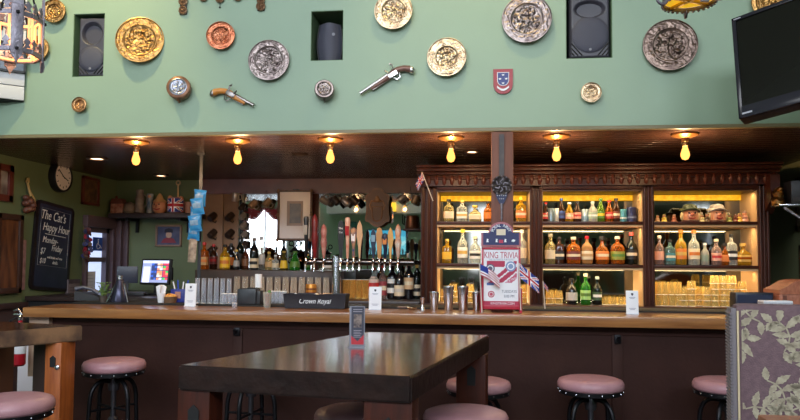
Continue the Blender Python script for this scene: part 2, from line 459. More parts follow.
for i, px in enumerate((136.5, 238, 330.5, 451, 556.5, 685)):
    c = on_y(px, 140, 5.03)
    b = proto if proto is None else None
    if proto is None: b = proto = bulb_lamp()
    else: b = copy_tree(proto)
    b.location = (c.x, 5.03, ZS); b['label'] = names[i]; b['group'] = 'bulb lamps under the soffit'
    lamp('bulb_light', 'POINT', (c.x, 5.03, ZS-.145), 16, (1, .62, .30), .012)
def recessed(px, py, label, lit, r=.055):
    c = on_z(px, py, ZS)
    o = empty('recessed_spotlight', (c.x, c.y, ZS), label, 'ceiling light', group='recessed lights in the soffit')
    g = G(); g.lathe([(r*.8, 0.004), (r*1.25, -.004), (r*1.3, -.012), (r*.8, -.012), (r*.8, 0)], 24, cap=False); g.build('rim', mat('spot_rim', (120, 96, 76), .35, .7) if lit else mat('dark_rim', (60, 44, 38), .5), o)
    g = G(); g.lathe([(0, -.006), (r*.8, -.006)], 20, cap=False); g.build('lens', mat('spot_lens', (255, 240, 220), .3, emit=((255, 214, 170), 5)) if lit else mat('dark_lens', (92, 70, 58), .4), o)
    if lit: lamp('spot_glow', 'SPOT', (c.x, c.y, ZS-.03), 3, (1, .85, .66), .03, aim=(c.x, c.y, 0), spot_size=1.3, spot_blend=.6)
recessed(97, 158, 'lit recessed spotlight in the soffit near the wall clock', True, .07)
recessed(161, 175, 'lit recessed spotlight in the soffit above the jug shelf', True, .06)
recessed(300, 154.5, 'unlit recessed spotlight in the soffit between two bulb lamps', False)
recessed(472, 151, 'small recessed spotlight in the soffit beside the wooden post', True, .05)
recessed(592, 149.5, 'round flat cover in the soffit above the bottle cabinet', False, .10)

# ------------------------------------------------------------------ plates on the green wall
def relief_fn(seed, amp, R, inner):
    def f(r, a):
        if r < 1e-4: return 0
        p = Vector((r*cos(a), r*sin(a), seed))
        v = mnoise.noise(p*(6.5/R)+Vector((seed*3.1, 0, 0)))+.7*mnoise.noise(p*(12/R))
        if r > inner*R:
            v = (mnoise.noise(p*(15/R)+Vector((0, seed, 2)))*1.3+.25*sin(a*30+seed))*(1 if r < .93*R else .1)
            return amp*.62*v
        return amp*v*(1.5 if r < inner*.85*R else .15)
    return f
def plate(px, py, w, m, label, inner=.66, tilt=(0, 0), seed=1.0, rimw=None):
    c = on_y(px+.6, py+1.8, YW); R = w*mpp(px, YW)/2
    o = empty('wall_plate', (c.x, YW-.012, c.z), label, 'plate', (pi/2+tilt[0], 0, tilt[1]), 'plates on the green wall')
    prof = []
    def H(t):
        if t > .96: return .030
        if t > inner: return .026+.003*sin((t-inner)/(.96-inner)*pi)
        if t > inner-.08: return .019+(.026-.019)*(t-inner+.08)/.08
        return .019
    N = 54
    for k in range(N+1):
        t = k/N; prof.append((R*t if t else .0005, H(t)))
    back = [(R*1.0, .022), (R*.93, .018), (R*inner, .0)]
    g = G(); g.lathe(prof+back, 110, relief=relief_fn(seed, .006*max(.5, R/.14), R, inner))
    g.build('dish', m, o, ang=80)
    g = G()
    g.tube([(R*.975*cos(2*pi*k/40), R*.975*sin(2*pi*k/40), .031) for k in range(40)], R*.028, 6, closed=True)
    g.build('rim', m, o)
    g = G(); g.tube([(R*inner*cos(2*pi*k/36), R*inner*sin(2*pi*k/36), .0285) for k in range(36)], R*.02, 6, closed=True)
    g.build('inner_ring', m, o)
    return o
plate(141, 40, 48, BRASS, 'biggest golden brass plate with a crowd relief beside the speaker by the lantern', .68, (-.10, .22), 1.3)
plate(39, 48, 25, BRASS, 'small golden brass plate half behind the iron lantern', .6, (0, .1), 2.2)
plate(56, 11, 24, BRASS, 'small golden brass plate above and beside the iron lantern', .6, (0, .1), 3.1)
plate(81.5, 104, 15.5, mat('dull_brass', (196, 150, 104), .35, 1.0, var=((150, 106, 70), 25)), 'tiny dull brass plate below the speaker by the lantern', .6, (0, 0), 4.4)
plate(221.5, 35.5, 29, COPPER, 'reddish copper plate hanging above the pistol with the curved orange grip', .62, (-.05, .12), 5.7)
plate(269.5, 60, 42, PEWTER, 'silver grey pewter plate between the copper plate and the middle speaker', .7, (-.05, .08), 6.2)
plate(393.5, 11, 39, BRASSP, 'pale brass plate cut by the top of the picture above the long pistol', .64, (-.05, 0), 7.7)
plate(446.5, 57, 40, BRASSP, 'pale brass plate with beaded rings between long pistol and red shield', .58, (-.05, -.05), 8.6)
plate(526, 19, 50, PEWTER, 'large pewter plate with figure relief above the red shield', .66, (-.04, -.05), 9.4)
plate(668.5, 45, 53, PEWTERD, 'largest dark pewter plate with crowded relief below the drum lantern', .66, (-.04, -.1), 10.8)
plate(590, 92, 20.5, BRASSP, 'small shiny brass dish under the big speaker', .62, (-.05, -.05), 11.9)
plate(766, 2, 34, BRASS, 'brass plate half hidden behind the top of the television', .64, (0, 0), 12.5)

# flagons seen end on
def flagon(px, py, w, depth, body, face, label, tilt):
    c = on_y(px, py, YW); R = w*mpp(px, YW)/2
    o = empty('wall_tankard', (c.x, YW, c.z), label, 'tankard', (pi/2+tilt[0], 0, tilt[1]), 'lidded vessels on the green wall')
    g = G(); g.lathe([(R*.7, 0), (R*.95, .02), (R, depth*.5), (R*.95, depth*.86), (R*.98, depth*.9), (R*.9, depth*.96)], 30); g.build('body', body, o)
    g = G(); g.lathe([(R*.74, depth*.94), (R*.74, depth*1.0), (R*.66, depth*1.03), (R*.60, depth*.98), (R*.45, depth*.97), (R*.4, depth*1.03), (R*.2, depth*1.0), (.0005, depth*1.04)], 30, relief=lambda r, a: .002*sin(6*a) if r < R*.5 else 0); g.build('lid', face, o)
    g = G(); g.tube([(0, -R*.95, depth*.2), (0, -R*1.12, depth*.3), (0, -R*1.12, depth*.7), (0, -R*.95, depth*.8)], R*.08, 6); g.build('thumb_handle', body, o)
flagon(181, 91, 24, .085, mat('stave_wood', (150, 104, 74), .4, .3, var=((110, 72, 52), 20)), mat('pewter_face', (150, 152, 164), .36, 1.0), 'round wooden tankard with a pewter disc face beside the curved pistol', (-.14, .16))
flagon(325, 93, 20, .085, PEWTER, PEWTER, 'round pewter pot with embossed face under the middle speaker', (-.14, .16))

# horse brasses along the top of the wall
def brass_strap(px, pys, label, strap=True):
    c = on_y(px, 0, YW)
    o = empty('horse_brass', (c.x, YW-.004, 0), label, 'horse brass', group='horse brasses on the green wall')
    zb = on_y(px, pys[-1][0], YW).z
    if strap:
        g = G(); g.box(-.026, .026, -.008, .004, zb-.03, zb+.40, .003); g.build('leather_strap', mat('strap_leather', (62, 44, 40), .5), o)
    for py, r in pys:
        z = on_y(px, py, YW).z
        g = G(); g.lathe([(r*.35, 0), (r, .002), (r, .010), (r*.8, .014), (r*.55, .008), (r*.3, .014), (0.0005, .016)], 20, Matrix.Translation((0, -.006, z)) @ Rm, relief=lambda q, a: .002*sin(8*a)); g.build('medallion', mat('worn_brass', (150, 118, 92), .4, .8), o)
    return zb
brass_strap(184, [(-10, .034), (2, .034), (11, .032)], 'leather strap of stacked horse brasses above the wooden tankard')
brass_strap(204, [(-2, .032)], 'dark round horse brass peeping in above the copper plate', False)
zb = brass_strap(220.5, [(-1, .034)], 'round horse brass with a hanging tassel above the copper plate', False)
c = on_y(220.5, 8, YW); g = G(); g.tube([(c.x, YW-.012, zb-.025), (c.x, YW-.012, zb-.06)], .002, 6); g.ball((c.x, YW-.012, zb-.066), .007, 1)
o = g.build('tassel', BLACKI); o.parent = [x for x in COL.objects if x.name.startswith('horse_brass')][-1]; o.matrix_parent_inverse = o.parent.matrix_basis.inverted()
brass_strap(238.5, [(-3, .036)], 'dark horse brass at the wall top beside the tasselled one', False)
brass_strap(261.5, [(-6, .034), (1, .03), (7, .034)], 'stacked horse brasses on a strap above the pewter plate')

# flintlock pistols
def pistol(name_label, A, B, gripcurve, wood, steel, scale=1.0, flip=1):
    """A = grip end, B = muzzle (points on the wall)"""
    d = B-A; L = d.length; ang = atan2(d.z, d.x)
    o = empty('flintlock_pistol', (A.x, YW-.03, A.z), name_label, 'pistol', (0, -ang, 0), 'antique pistols on the green wall'); o.scale = (1, 1.15, 1.25)
    s = flip
    g = G(); g.tube([(0, 0, -.03*s), (.03, 0, -.008*s), (.07, 0, .006*s), (.11, 0, .006*s), (.15, 0, 0), (L*.8, 0, -.006*s)], [.022, .018, .016, .019, .016, .009], 12); g.build('stock', wood, o)
    g = G(); g.ball((-.004, 0, -.036*s), .024, 2, (1, .8, 1)); g.build('butt_cap', steel, o)
    g = G(); g.tube([(.13, 0, .010*s), (L, 0, .006*s)], [.0125, .0095], 12); g.tube([(L-.006, 0, .006*s), (L+.004, 0, .006*s)], .012, 12); g.build('barrel', steel, o)
    g = G(); g.box(.085, .155, -.02, -.012, -.008, .018, .003); g.tube([(.10, -.018, .016*s), (.092, -.02, .045*s), (.105, -.02, .052*s)], [.007, .006, .008], 8); g.tube([(.145, -.018, .014*s), (.155, -.02, .036*s)], .006, 8); g.build('lock', steel, o)
    g = G(); g.tube([(.075, 0, -.012*s), (.09, 0, -.036*s), (.115, 0, -.038*s), (.13, 0, -.014*s)], .004, 6); g.tube([(.10, 0, -.01*s), (.098, 0, -.026*s)], .003, 6); g.build('trigger_guard', steel, o)
    g = G(); g.tube([(.15, 0, -.014*s), (L*.78, 0, -.016*s)], .004, 6); g.build('ramrod', steel, o)
GUNST = mat('gun_steel', (176, 168, 164), .32, 1.0, var=((120, 112, 110), 20))
pistol('antique pistol with curved orange wooden grip beside the copper and pewter plates', on_y(218, 89, YW), on_y(254, 107, YW), 1, mat('orange_stock', (196, 126, 52), .35), GUNST)
pistol('longer antique pistol with a pale butt pointing down towards the middle speaker', on_y(408, 66, YW), on_y(362, 95, YW), 1, mat('dark_stock', (124, 92, 82), .4, .3), mat('pale_steel', (206, 200, 198), .28, 1.0), flip=-1)

# shield plaque
c = on_y(503, 82, YW)
sh = empty('shield_plaque', (c.x, YW, c.z), 'red wooden shield plaque with a blue crest on the green wall', 'plaque', FACE)
def shield(w, h): 
    pts = [(-w, h), (w, h)]
    for k in range(1, 12):
        t = k/12; pts.append((w*cos(t*pi/2)**.8 if t < 1 else 0, -h*.1-h*.9*sin(t*pi/2)))
    pts.append((0, -h))
    for k in range(11, 0, -1):
        t = k/12; pts.append((-w*cos(t*pi/2)**.8, -h*.1-h*.9*sin(t*pi/2)))
    return pts
g = G(); g.prism(shield(.066, .085), .018); g.build('board', mat('shield_red', (156, 30, 40), .4), sh)
T = Matrix.Translation((0, .016, .018))
g = G(); g.prism(shield(.040, .046), .003, T); g.build('crest_border', PAPER, sh)
g = G(); g.prism(shield(.036, .042), .005, T); g.build('crest_field', mat('crest_blue', (28, 42, 120), .4), sh)
for x, y in ((0, .045), (-.021, .018), (.021, .018), (0, -.012)):
    g = G(); g.prism([(-.010, .004), (-.005, .0), (0, .005), (.005, 0), (.010, .004), (.006, -.007), (-.006, -.007)], .007, Matrix.Translation((x, y, .018))); g.build('emblem', PAPER, sh)
g = G()
pts = [(-.040+.08*t, -.030-.022*sin(pi*t)) for t in [k/10 for k in range(11)]]
g.prism(pts+[(x, y-.014) for x, y in reversed(pts)], .004, Matrix.Translation((0, 0, .018))); g.build('ribbon', PAPER, sh)

# ------------------------------------------------------------------ loudspeakers in the recesses
SPKB = mat('speaker_black', (66, 64, 74), .42, bump=(90, .1))
SPKG = mat('speaker_grille', (76, 76, 90), .5, .2, bump=(260, .5))
def loudspeaker(cx, z0, z1, wdt, yaw, y, label):
    o = empty('loudspeaker', (cx, y, z0), label, 'speaker', (0, 0, yaw), 'loudspeakers in the wall recesses')
    h = z1-z0; W = wdt/2
    R = W*.93; zc = R+.035; z2 = (zc+R*.75+h)/2; hw, hh = W*.80, (h-zc-R*.75)*.36
    def front(u, v):
        x, z = (u-.5)*2*W, h*v; y = 0.0
        e = ((x/hw)**2+((z-z2)/hh)**2)
        if e < 1: y += .10*(1-e)**1.3
        q = sqrt(x*x+(z-zc)**2)
        if q < R and e >= 1 or (q < R and z < z2-hh*.2): y = -.012*(1-(q/R)**6)
        m = min(u, 1-u, v*h/(2*W), (1-v)*h/(2*W))
        if m < .06: y += .03*(1-m/.06)**2
        return (x, y-.02, z)
    g = G(); g.box(-W, W, .012, .22, 0, h); g.grid(44, 72, front); g.build('cabinet', SPKB, o, ang=70)
    g = G(); g.ball((0, .058, z2), hw*.28, 2, (1, .3, .55)); g.build('horn_throat', BLACKM, o)
    g = G(); g.lathe([(R*.97, .0), (R*.97, .004), (R*.9, .010), (R*.6, .016), (0.0005, .018)], 36, Matrix.Translation((0, -.022, zc)) @ Rm); g.build('woofer_grille', SPKG, o)
    for sx in (-1, 1):
        for k in range(3):
            g = G(); q = W*(.90-.16*k)
            g.tube([(sx*W*.92, -.022, .02+.032*(2-k)+.02), (sx*(W*.92-.02-.026*(2-k)), -.022, .018)], .0045, 6); g.build('port_slot', BLACKM, o)
    g = G(); g.lathe([(.009, 0), (.009, .003), (.0005, .004)], 16, Matrix.Translation((0, -.036, .055)) @ Rm); g.build('badge', mat('badge_grey', (130, 130, 140), .5), o)
a, b, c, d = REC[0]; loudspeaker((a+b)/2+.012, c+.006, d-.02, (b-a)*.84, .05, YW+.04, 'black loudspeaker in the wall recess nearest the iron lantern')
a, b, c, d = REC[2]; loudspeaker((a+b)/2+.008, c+.006, d-.02, (b-a)*.88, 0, YW+.035, 'large black loudspeaker in the wall recess above the small brass dish')
a, b, c, d = REC[1]
o = empty('satellite_speaker', ((a+b)/2+.006, YW+.08, c+.006), 'small barrel shaped black speaker in the middle wall recess', 'speaker', (0, 0, .08), 'loudspeakers in the wall recesses')
h = (d-c)*.76; W = (b-a)*.37
g = G(); N = 14
def sidex(t): return W*(.80+.2*sin(pi*t))
g.grid(10, N, lambda u, v: ((u-.5)*2*sidex(v), -.05*cos((u-.5)*pi)-.01, h*v))
g.grid(2, N, lambda u, v: (-sidex(v), -.01+.2*u, h*v)); g.grid(2, N, lambda u, v: (sidex(v), -.01+.2*u, h*v))
g.grid(8, 2, lambda u, v: ((u-.5)*2*sidex(1), (-.05*cos((u-.5)*pi)-.01)*(1-v)+.19*v, h)); g.grid(8, 2, lambda u, v: ((u-.5)*2*sidex(0), (-.05*cos((u-.5)*pi)-.01)*(1-v)+.19*v, 0))
g.build('grille_body', SPKG, o, ang=60)
g = G(); g.lathe([(.011, 0), (.011, .004), (.0005, .005)], 14, Matrix.Translation((W*.35, -.052, h*.70)) @ Rm); g.build('badge', mat('badge_grey', (130, 130, 140), .5), o)
for sx in (-1, 1):
    g = G(); g.tube([(sx*(sidex(k/10)+.004), -.008, h*k/10) for k in range(11)], .006, 6); g.build('side_trim', BLACK, o)

# ------------------------------------------------------------------ white boarded corner above
A = on_y(23.5, 102, YW-.01); e1 = Vector((-.769, -.639, 0))      # runs towards the viewer from the green wall
n1 = Vector((.639, -.769, 0))
ang = atan2(e1.y, e1.x)
g = G(); bw = .105; k = 0; z = A.z
while z < ZT-.05:
    g.box(0, 2.4, 0, .03, z+.006, z+bw, .003); z += bw; k += 1
brd = g.build('white_boards', mat('shiplap_white', (214, 212, 214), .5), loc=(A.x, A.y, 0), rot=(0, 0, ang))
brd.name = 'wall_shiplap'; struct(brd)
g = G(); g.box(0, 2.4, -.25, .0, A.z+.0, ZT-.02); bb = struct(g.build('wall_shiplap_backing', BLACKM, loc=(A.x, A.y, 0), rot=(0, 0, ang), smooth=False))
def on_board(px, py):
    d = ray(px, py); P0 = A+n1*.03; t = (P0.to_2d()-Vector((0, 0))).dot(n1.to_2d())/(d.x*n1.x+d.y*n1.y)
    return d*t+Vector((0, 0, CAMZ))
c = on_board(1, 56)
pf = empty('framed_picture', (c.x, c.y, c.z), 'black framed bluish picture on the white boards behind the lantern', 'picture', (0, 0, ang))
g = G(); 
for x0, x1, z0, z1 in ((-.12, .16, -.11, -.095), (-.12, .16, .095, .11), (-.12, -.105, -.11, .11), (.145, .16, -.11, .11)): g.box(-x1, -x0, 0, .025, z0, z1)
g.build('frame', BLACK, pf)
g = G(); g.box(-.15, .11, 0, .012, -.1, .1); g.build('print', mat('blue_print', (70, 84, 104), .3, var=((110, 120, 140), 12)), pf)
c = on_board(0, 16)
pf = empty('framed_picture', (c.x, c.y, c.z), 'dark narrow frame higher on the white boards behind the lantern', 'picture', (0, 0, ang))
g = G(); g.box(-.02, .12, 0, .025, -.1, .1, .004); g.build('frame', BLACK, pf)
g = G(); g.box(0, .1, .02, .028, -.08, .08); g.build('print', mat('dark_print', (52, 54, 64), .3, var=((84, 88, 100), 12)), pf)

# ------------------------------------------------------------------ hanging iron lantern with amber panes (cut by the frame edge)
AMB = mat('amber_pane', (255, 170, 100), .35, emit=((255, 180, 120), .9))
DL = 2.6
def on_d(px, py, d): return Vector((0, 0, CAMZ))+ray(px, py)*d
lc = on_d(14, 35, DL); sL = DL/FPX
lt = empty('iron_lantern', lc, 'forged grey iron lantern with glowing amber panes in front of the white boards', 'lantern', (0, 0, .12))
lt['group'] = 'hanging iron lanterns'
Rr = 24*sL; zt, zb2 = 16*sL, -20*sL
for nm, z in (('upper_ring', zt), ('lower_ring', zb2)):
    g = G(); n = 8
    pts = [(Rr*1.04*cos(2*pi*(k+.5)/n), Rr*1.04*sin(2*pi*(k+.5)/n)) for k in range(n)]
    for k in range(n):
        a = Vector((*pts[k], z)); b = Vector((*pts[(k+1) % n], z)); d = (b-a); L = d.length
        M = Matrix.Translation((a+b)/2) @ Matrix.Rotation(atan2(d.y, d.x), 4, 'Z')
        g.box(-L/2, L/2, -.004, .004, -.009, .009, .002, M)
        for s in (-.28, .28):
            g.prism([(-.012, 0), (.012, 0), (.006, .012), (.014, .02), (0, .038), (-.014, .02), (-.006, .012)], .006, M @ Matrix.Translation((s*L, .003, .012)) @ Rm)
    g.build(nm, GREYI, lt)
FA = atan2(-lc.y, -lc.x)-.12+.10
for k in range(4):
    a = FA+2*pi*k/4
    M = Matrix.Rotation(a, 4, 'Z')
    g = G()
    g.box(Rr*1.02, Rr*1.02+.008, -.02, .02, zb2-.02, zt+.03, .003, M)
    g.prism([(-.02, 0), (.02, 0), (.010, -.012), (0, -.034), (-.010, -.012)], .008, M @ Matrix.Translation((Rr*1.02, 0, zb2-.02)) @ Matrix.Rotation(pi/2, 4, 'Z') @ Rm)
    g.prism([(-.02, 0), (.02, 0), (.010, .05), (0, .10), (-.010, .05)], .008, M @ Matrix.Translation((Rr*1.02, 0, zt+.03)) @ Matrix.Rotation(pi/2, 4, 'Z') @ Rm)
    g.build('strap', GREYI, lt)
    for zz_ in (zt, zb2):
        s = G(); s.ball((cos(a)*(Rr*1.02+.01), sin(a)*(Rr*1.02+.01), zz_), .008, 1); s.build('rivet', BLACKI, lt)
    h = G(); h.tube([M @ Vector((Rr*1.05, 0, zb2)), M @ Vector((Rr*1.10, 0, zb2-.01)), M @ Vector((Rr*1.14, 0, zb2-.03)), M @ Vector((Rr*1.12, 0, zb2-.05))], [.006, .006, .005, .003], 6); h.build('curl', GREYI, lt)
for k in range(8):
    a0, a1 = 2*pi*(k+.6)/8, 2*pi*(k+1.4)/8
    g = G(); r = Rr*.96
    p = [Vector((r*cos(a0), r*sin(a0), zb2)), Vector((r*cos(a1), r*sin(a1), zb2)), Vector((r*cos(a1), r*sin(a1), zt)), Vector((r*cos(a0), r*sin(a0), zt))]
    for a, b in zip(p, p[1:]+p[:1]): g.tube([a, b], .0045, 6)
    g.build('amber_tube', AMB, lt)
g = G(); g.tube([(0, 0, zt), (0, 0, 1.9)], .006, 6)
for k in range(4): 
    a = pi*k/2; g.tube([(Rr*cos(a), Rr*sin(a), zt), (0, 0, zt+.3)], .004, 6)
g.build('hanging_rod', BLACKI, lt)
lamp('lantern_glow', 'POINT', lc, 1.5, (1, .6, .3), .06)

# ------------------------------------------------------------------ drum lantern at the top edge
DR = 3.1; c = on_d(689, 3.5, DR); s = DR/FPX; R = 25*s
dl = empty('drum_lantern', c, 'round iron drum lantern with glowing amber glass hanging above the dark pewter plate', 'lantern', (0, 0, .3))
dl['group'] = 'hanging iron lanterns'
g = G(); g.lathe([(R*.98, 0), (R*1.0, .02), (R*1.0, .09), (R*.985, .1), (R*.97, .09), (R*.96, .005)], 40, relief=None, cap=False); g.build('drum_band', GREYI, dl)
g = G()
for k in range(30):
    a = 2*pi*k/30; g.ball((R*1.0*cos(a), R*1.0*sin(a), -.002), .008, 1, (1, 1, .8))
g.build('scalloped_rim_edge', GREYI, dl)
g = G(); g.lathe([(0.001, .035), (R*.4, .033), (R*.95, .018)], 32, cap=False); g.build('amber_glass', mat('amber_drum', (230, 186, 50), .3, var=((206, 150, 20), 7), emit=((230, 180, 40), .7)), dl)
g = G()
for k in range(2): g.box(-R*.96, R*.96, -.008, .008, .006, .02, .002, Matrix.Rotation(pi/2*k+.2, 4, 'Z'))
g.build('glazing_bar', mat('yellow_bar', (214, 178, 70), .4, .4), dl)
for k in range(3):
    a = -pi*.98+2*pi*k/3
    M = Matrix.Rotation(a, 4, 'Z')
    g = G(); pts = [(R*1.0, 0, .05), (R*1.12, 0, .02)]
    pts += [(R*1.22+.026*cos(t), 0, .01+.026*sin(t)) for t in [pi-.1+k2*.45 for k2 in range(11)]]
    g.tube([M @ Vector(p) for p in pts], .007, 6); g.build('scroll', GREYI, dl)
g = G(); g.box(-.018, .018, -R*1.02-.01, -R*1.0+.004, -.035, .05, .003, Matrix.Rotation(.0, 4, 'Z')); g.build('tab', GREYI, dl)
g = G(); g.tube([(0, 0, .03), (0, 0, 1.6)], .007, 6)
for k in range(3):
    a = 2*pi*k/3+.6; g.tube([(R*.98*cos(a), R*.98*sin(a), .09), (0, 0, .5)], .004, 6)
g.build('hanging_rod', BLACKI, dl)
lamp('drum_glow', 'POINT', c+Vector((0, 0, .12)), 3, (1, .7, .25), .06)

# ------------------------------------------------------------------ television
BLc = on_d(739.5, 119.8, 3.75)
Br = on_d(800, 103.3, 3.55)
_r = ray(732, 20); _e = (Br-BLc).normalized()
TLc = Vector((0, 0, CAMZ))+_r*((BLc-Vector((0, 0, CAMZ))).dot(_e)/_r.dot(_e))
ex_ = (Br-BLc).normalized(); ez_ = (TLc-BLc); TVH = ez_.length; ez_ = (ez_-ex_*ez_.dot(ex_)).normalized(); ey_ = ez_.cross(ex_)
TVW = TVH*1.66
tv = bpy.data.objects.new('television', None); COL.objects.link(tv)
mm = Matrix((ex_, ey_, ez_)).transposed().to_4x4(); mm.translation = BLc; tv.matrix_world = mm
tag(tv, 'big black flat television tilted down in the top corner of the room', 'TV')
bz = TVH*.06
g = G(); g.box(0, TVW, 0, .07, 0, TVH, .008)
g.build('back_shell', BLACK, tv)
g = G(); g.box(0, TVW, -.012, .0, 0, TVH*.11, .003); g.box(0, TVW, -.012, 0, TVH-.022, TVH, .003); g.box(0, .022, -.012, 0, 0, TVH, .003); g.box(TVW-.022, TVW, -.012, 0, 0, TVH, .003)
g.build('bezel', mat('gloss_black', (34, 34, 42), .15), tv)
g = G(); g.box(.022, TVW-.022, -.003, 0, TVH*.11, TVH-.022); g.build('screen', mat('dark_screen', (20, 21, 17), .14, spec=.22), tv)
g = G(); g.box(.012, .05, -.0135, -.012, TVH-.016, TVH-.010); g.box(.02, .07, -.0135, -.012, TVH*.03, TVH*.045); g.build('maker_mark', mat('grey_mark', (170, 170, 180), .4), tv)
g = G(); g.box(TVW*.45, TVW*.55, .07, .13, TVH*.4, TVH*.6)
g.tube([(TVW*.5, .12, TVH*.5), (TVW*.5, .45, TVH*.9), (TVW*.52, .5, TVH*1.6), (TVW*.52, .5, 2.1)], .025, 8); g.build('ceiling_mount', BLACKI, tv)

# ------------------------------------------------------------------ left wall of the bar
RX = (pi/2, 0, pi/2)            # local XY plane -> faces +X; local x runs along +Y, local y up
def wall_x(px0, py0, px1, py1):
    a = on_x(px0, py1, XL); b = on_x(px1, py0, XL)
    return a, b
# clock
c = on_x(57.5, 177, XL)
ck = empty('wall_clock', (XL, c.y, c.z), 'round black wall clock with a white face above the chalkboard', 'clock', RX)
Rk = .150
g = G(); g.lathe([(Rk, 0), (Rk, .06), (Rk*.95, .072), (Rk*.86, .066), (Rk*.84, .03)], 40); g.build('case', BLACK, ck)
g = G(); g.lathe([(0.0005, .062), (Rk*.85, .062)], 36, cap=False); g.build('dial', mat('clock_dial', (240, 226, 222), .5), ck)
for k in range(12):
    a = 2*pi*k/12; g = G(); g.box(-.004, .004, Rk*.62, Rk*.74, .0625, .065, 0, Matrix.Rotation(a, 4, 'Z')); g.build('hour_mark', BLACKM, ck)
for a, l, nm in ((-1.95, .55, 'hour_hand'), (.9, .7, 'minute_hand')):
    g = G(); g.box(-.005, .005, -.02, Rk*l, .065, .067, 0, Matrix.Rotation(a, 4, 'Z')); g.build(nm, BLACKM, ck)
# framed pictures
def frame_x(p0, p1, p2, p3, label, fm, pm, name='framed_picture', t=.03, tilt=0, mount=None):
    a, b = wall_x(p0, p1, p2, p3)
    o = empty(name, (XL, (a.y+b.y)/2, (a.z+b.z)/2), label, 'picture', (pi/2, 0, pi/2))
    W, H = abs(b.y-a.y)/2, abs(b.z-a.z)/2
    o.rotation_euler = (Matrix.Rotation(tilt, 3, 'X') @ Matrix((Vector((0, 1, 0)), Vector((0, 0, 1)), Vector((1, 0, 0)))).transposed()).to_euler()
    g = G()
    for x0, x1, y0, y1 in ((-W, W, -H, -H+t), (-W, W, H-t, H), (-W, -W+t, -H, H), (W-t, W, -H, H)): g.box(x0, x1, y0, y1, 0, .03, .005)
    g.build('frame', fm, o)
    g = G(); g.box(-W+t*.7, W-t*.7, -H+t*.7, H-t*.7, 0, .012); g.build('print', pm, o)
    return o, W, H
REDF = mat('red_frame', (96, 44, 34), .35)
frame_x(80.5, 179, 98, 204, 'small red framed picture with brown print near the window', REDF, mat('brown_print', (120, 84, 52), .4, var=((58, 44, 34), 16)), t=.03)
frame_x(-8, 166, 11.5, 200, 'dark framed picture at the edge beside the hanging garlic', REDF, mat('pale_print', (170, 160, 150), .3, var=((90, 74, 70), 6)), t=.06)
# wooden shutter board
a, b = wall_x(-10, 212, 19.5, 298)
o = empty('wooden_shutter', (XL, (a.y+b.y)/2, (a.z+b.z)/2), 'brown wooden shutter panel on the wall beside the chalkboard', 'shutter')
W, H = abs(b.y-a.y)/2, .345
g = G(); g.box(0, .03, -W, W, -H, H); g.build('panel', mat('shutter_wood', (122, 76, 44), .35, var=((72, 42, 28), 5), stretch=(1, 4, .8)), o)
g = G()
for y0, y1, z0, z1 in ((-W, W, -H, -H+.05), (-W, W, H-.05, H), (-W, -W+.05, -H, H), (W-.05, W, -H, H)): g.box(0, .05, y0, y1, z0, z1, .006)
g.build('frame', mat('shutter_frame', (64, 40, 30), .4), o)
# bunch of dried garlic on a ribbon
c = on_x(25, 196, XL)
o = empty('garlic_bunch', (XL, c.y, c.z), 'bunch of dark dried bulbs hanging from a straw ribbon above the chalkboard', 'garlic')
for k in range(16):
    g = G(); yy = random.uniform(-.055, .055); zz = random.uniform(-.14, .0); g.ball((.03+random.uniform(0, .05), yy*(1-.3*abs(zz)/.14), zz), .030, 2, (1, 1, .9)); g.build('bulb', mat('dried_bulb', (84, 46, 36), .45, var=((120, 76, 56), 14)), o)
STRAW = mat('straw', (178, 148, 92), .7)
g = G(); g.tube([(.02, 0, .12), (.03, .01, .06), (.05, .015, .0)], .012, 6); g.tube([(.02, -.02, .12), (.025, -.01, .16), (.02, .012, .165), (.02, .018, .12)], .009, 6); g.tube([(.03, .01, .06), (.05, .06, -.02), (.05, .09, -.09)], .008, 6); g.build('ribbon', STRAW, o)
# chalkboard, leaning a little to one side on the wall
a, b = wall_x(31, 203, 69, 295)
yc, zc = (a.y+b.y)/2, (a.z+b.z)/2
cb = empty('chalkboard', (XL+.006, yc, zc), 'tall chalkboard with rounded corners and chalk writing on the wall beside the window', 'chalkboard')
cb.rotation_euler = (Matrix.Rotation(-.085, 3, 'X') @ Matrix((Vector((0, 1, 0)), Vector((0, 0, 1)), Vector((1, 0, 0)))).transposed()).to_euler()
W, H = .300, .415
def rrect(w, h, r, n=5):
    P = []
    for cx, cy, a0 in ((w-r, h-r, 0), (-w+r, h-r, pi/2), (-w+r, -h+r, pi), (w-r, -h+r, 3*pi/2)):
        for k in range(n+1): a = a0+pi/2*k/n; P.append((cx+r*cos(a), cy+r*sin(a)))
    return P
g = G(); g.prism(rrect(W, H, .05), .022); g.build('board_frame', mat('chalk_frame', (28, 20, 26), .3), cb)
g = G(); g.prism(rrect(W*.86, H*.93, .02), .001, Matrix.Translation((0, 0, .0222))); g.build('slate', SLATE, cb)
g = G(); g.tube([(x, y, .0235) for x, y in ((-W*.76, H*.84), (W*.76, H*.84), (W*.76, -H*.45), (-W*.76, -H*.45))], .0022, 4, closed=True); g.build('chalk_border', mat('chalk_dim', (150, 150, 152), .9), cb)
for s, y, x, sz in (('The Cat\u2019s', .285, -.04, .125), ('Happy Hour', .175, .02, .105), ('Monday-', .055, -.06, .085), ('Friday', -.015, .05, .085), ('$7', -.055, -.165, .085), ('$10', -.145, -.155, .070), ('well drinks and wine', -.105, .03, .036), ('drafts', -.150, .04, .045)):
    text(s, sz, CHALK, cb, (x, y, .0235), (0, 0, 0), 'chalk_lettering', shear=.25, xscale=.8)
g = G(); g.box(-W*.5, W*.6, .108, .113, .023, .0242); g.build('chalk_underline', CHALK, cb)
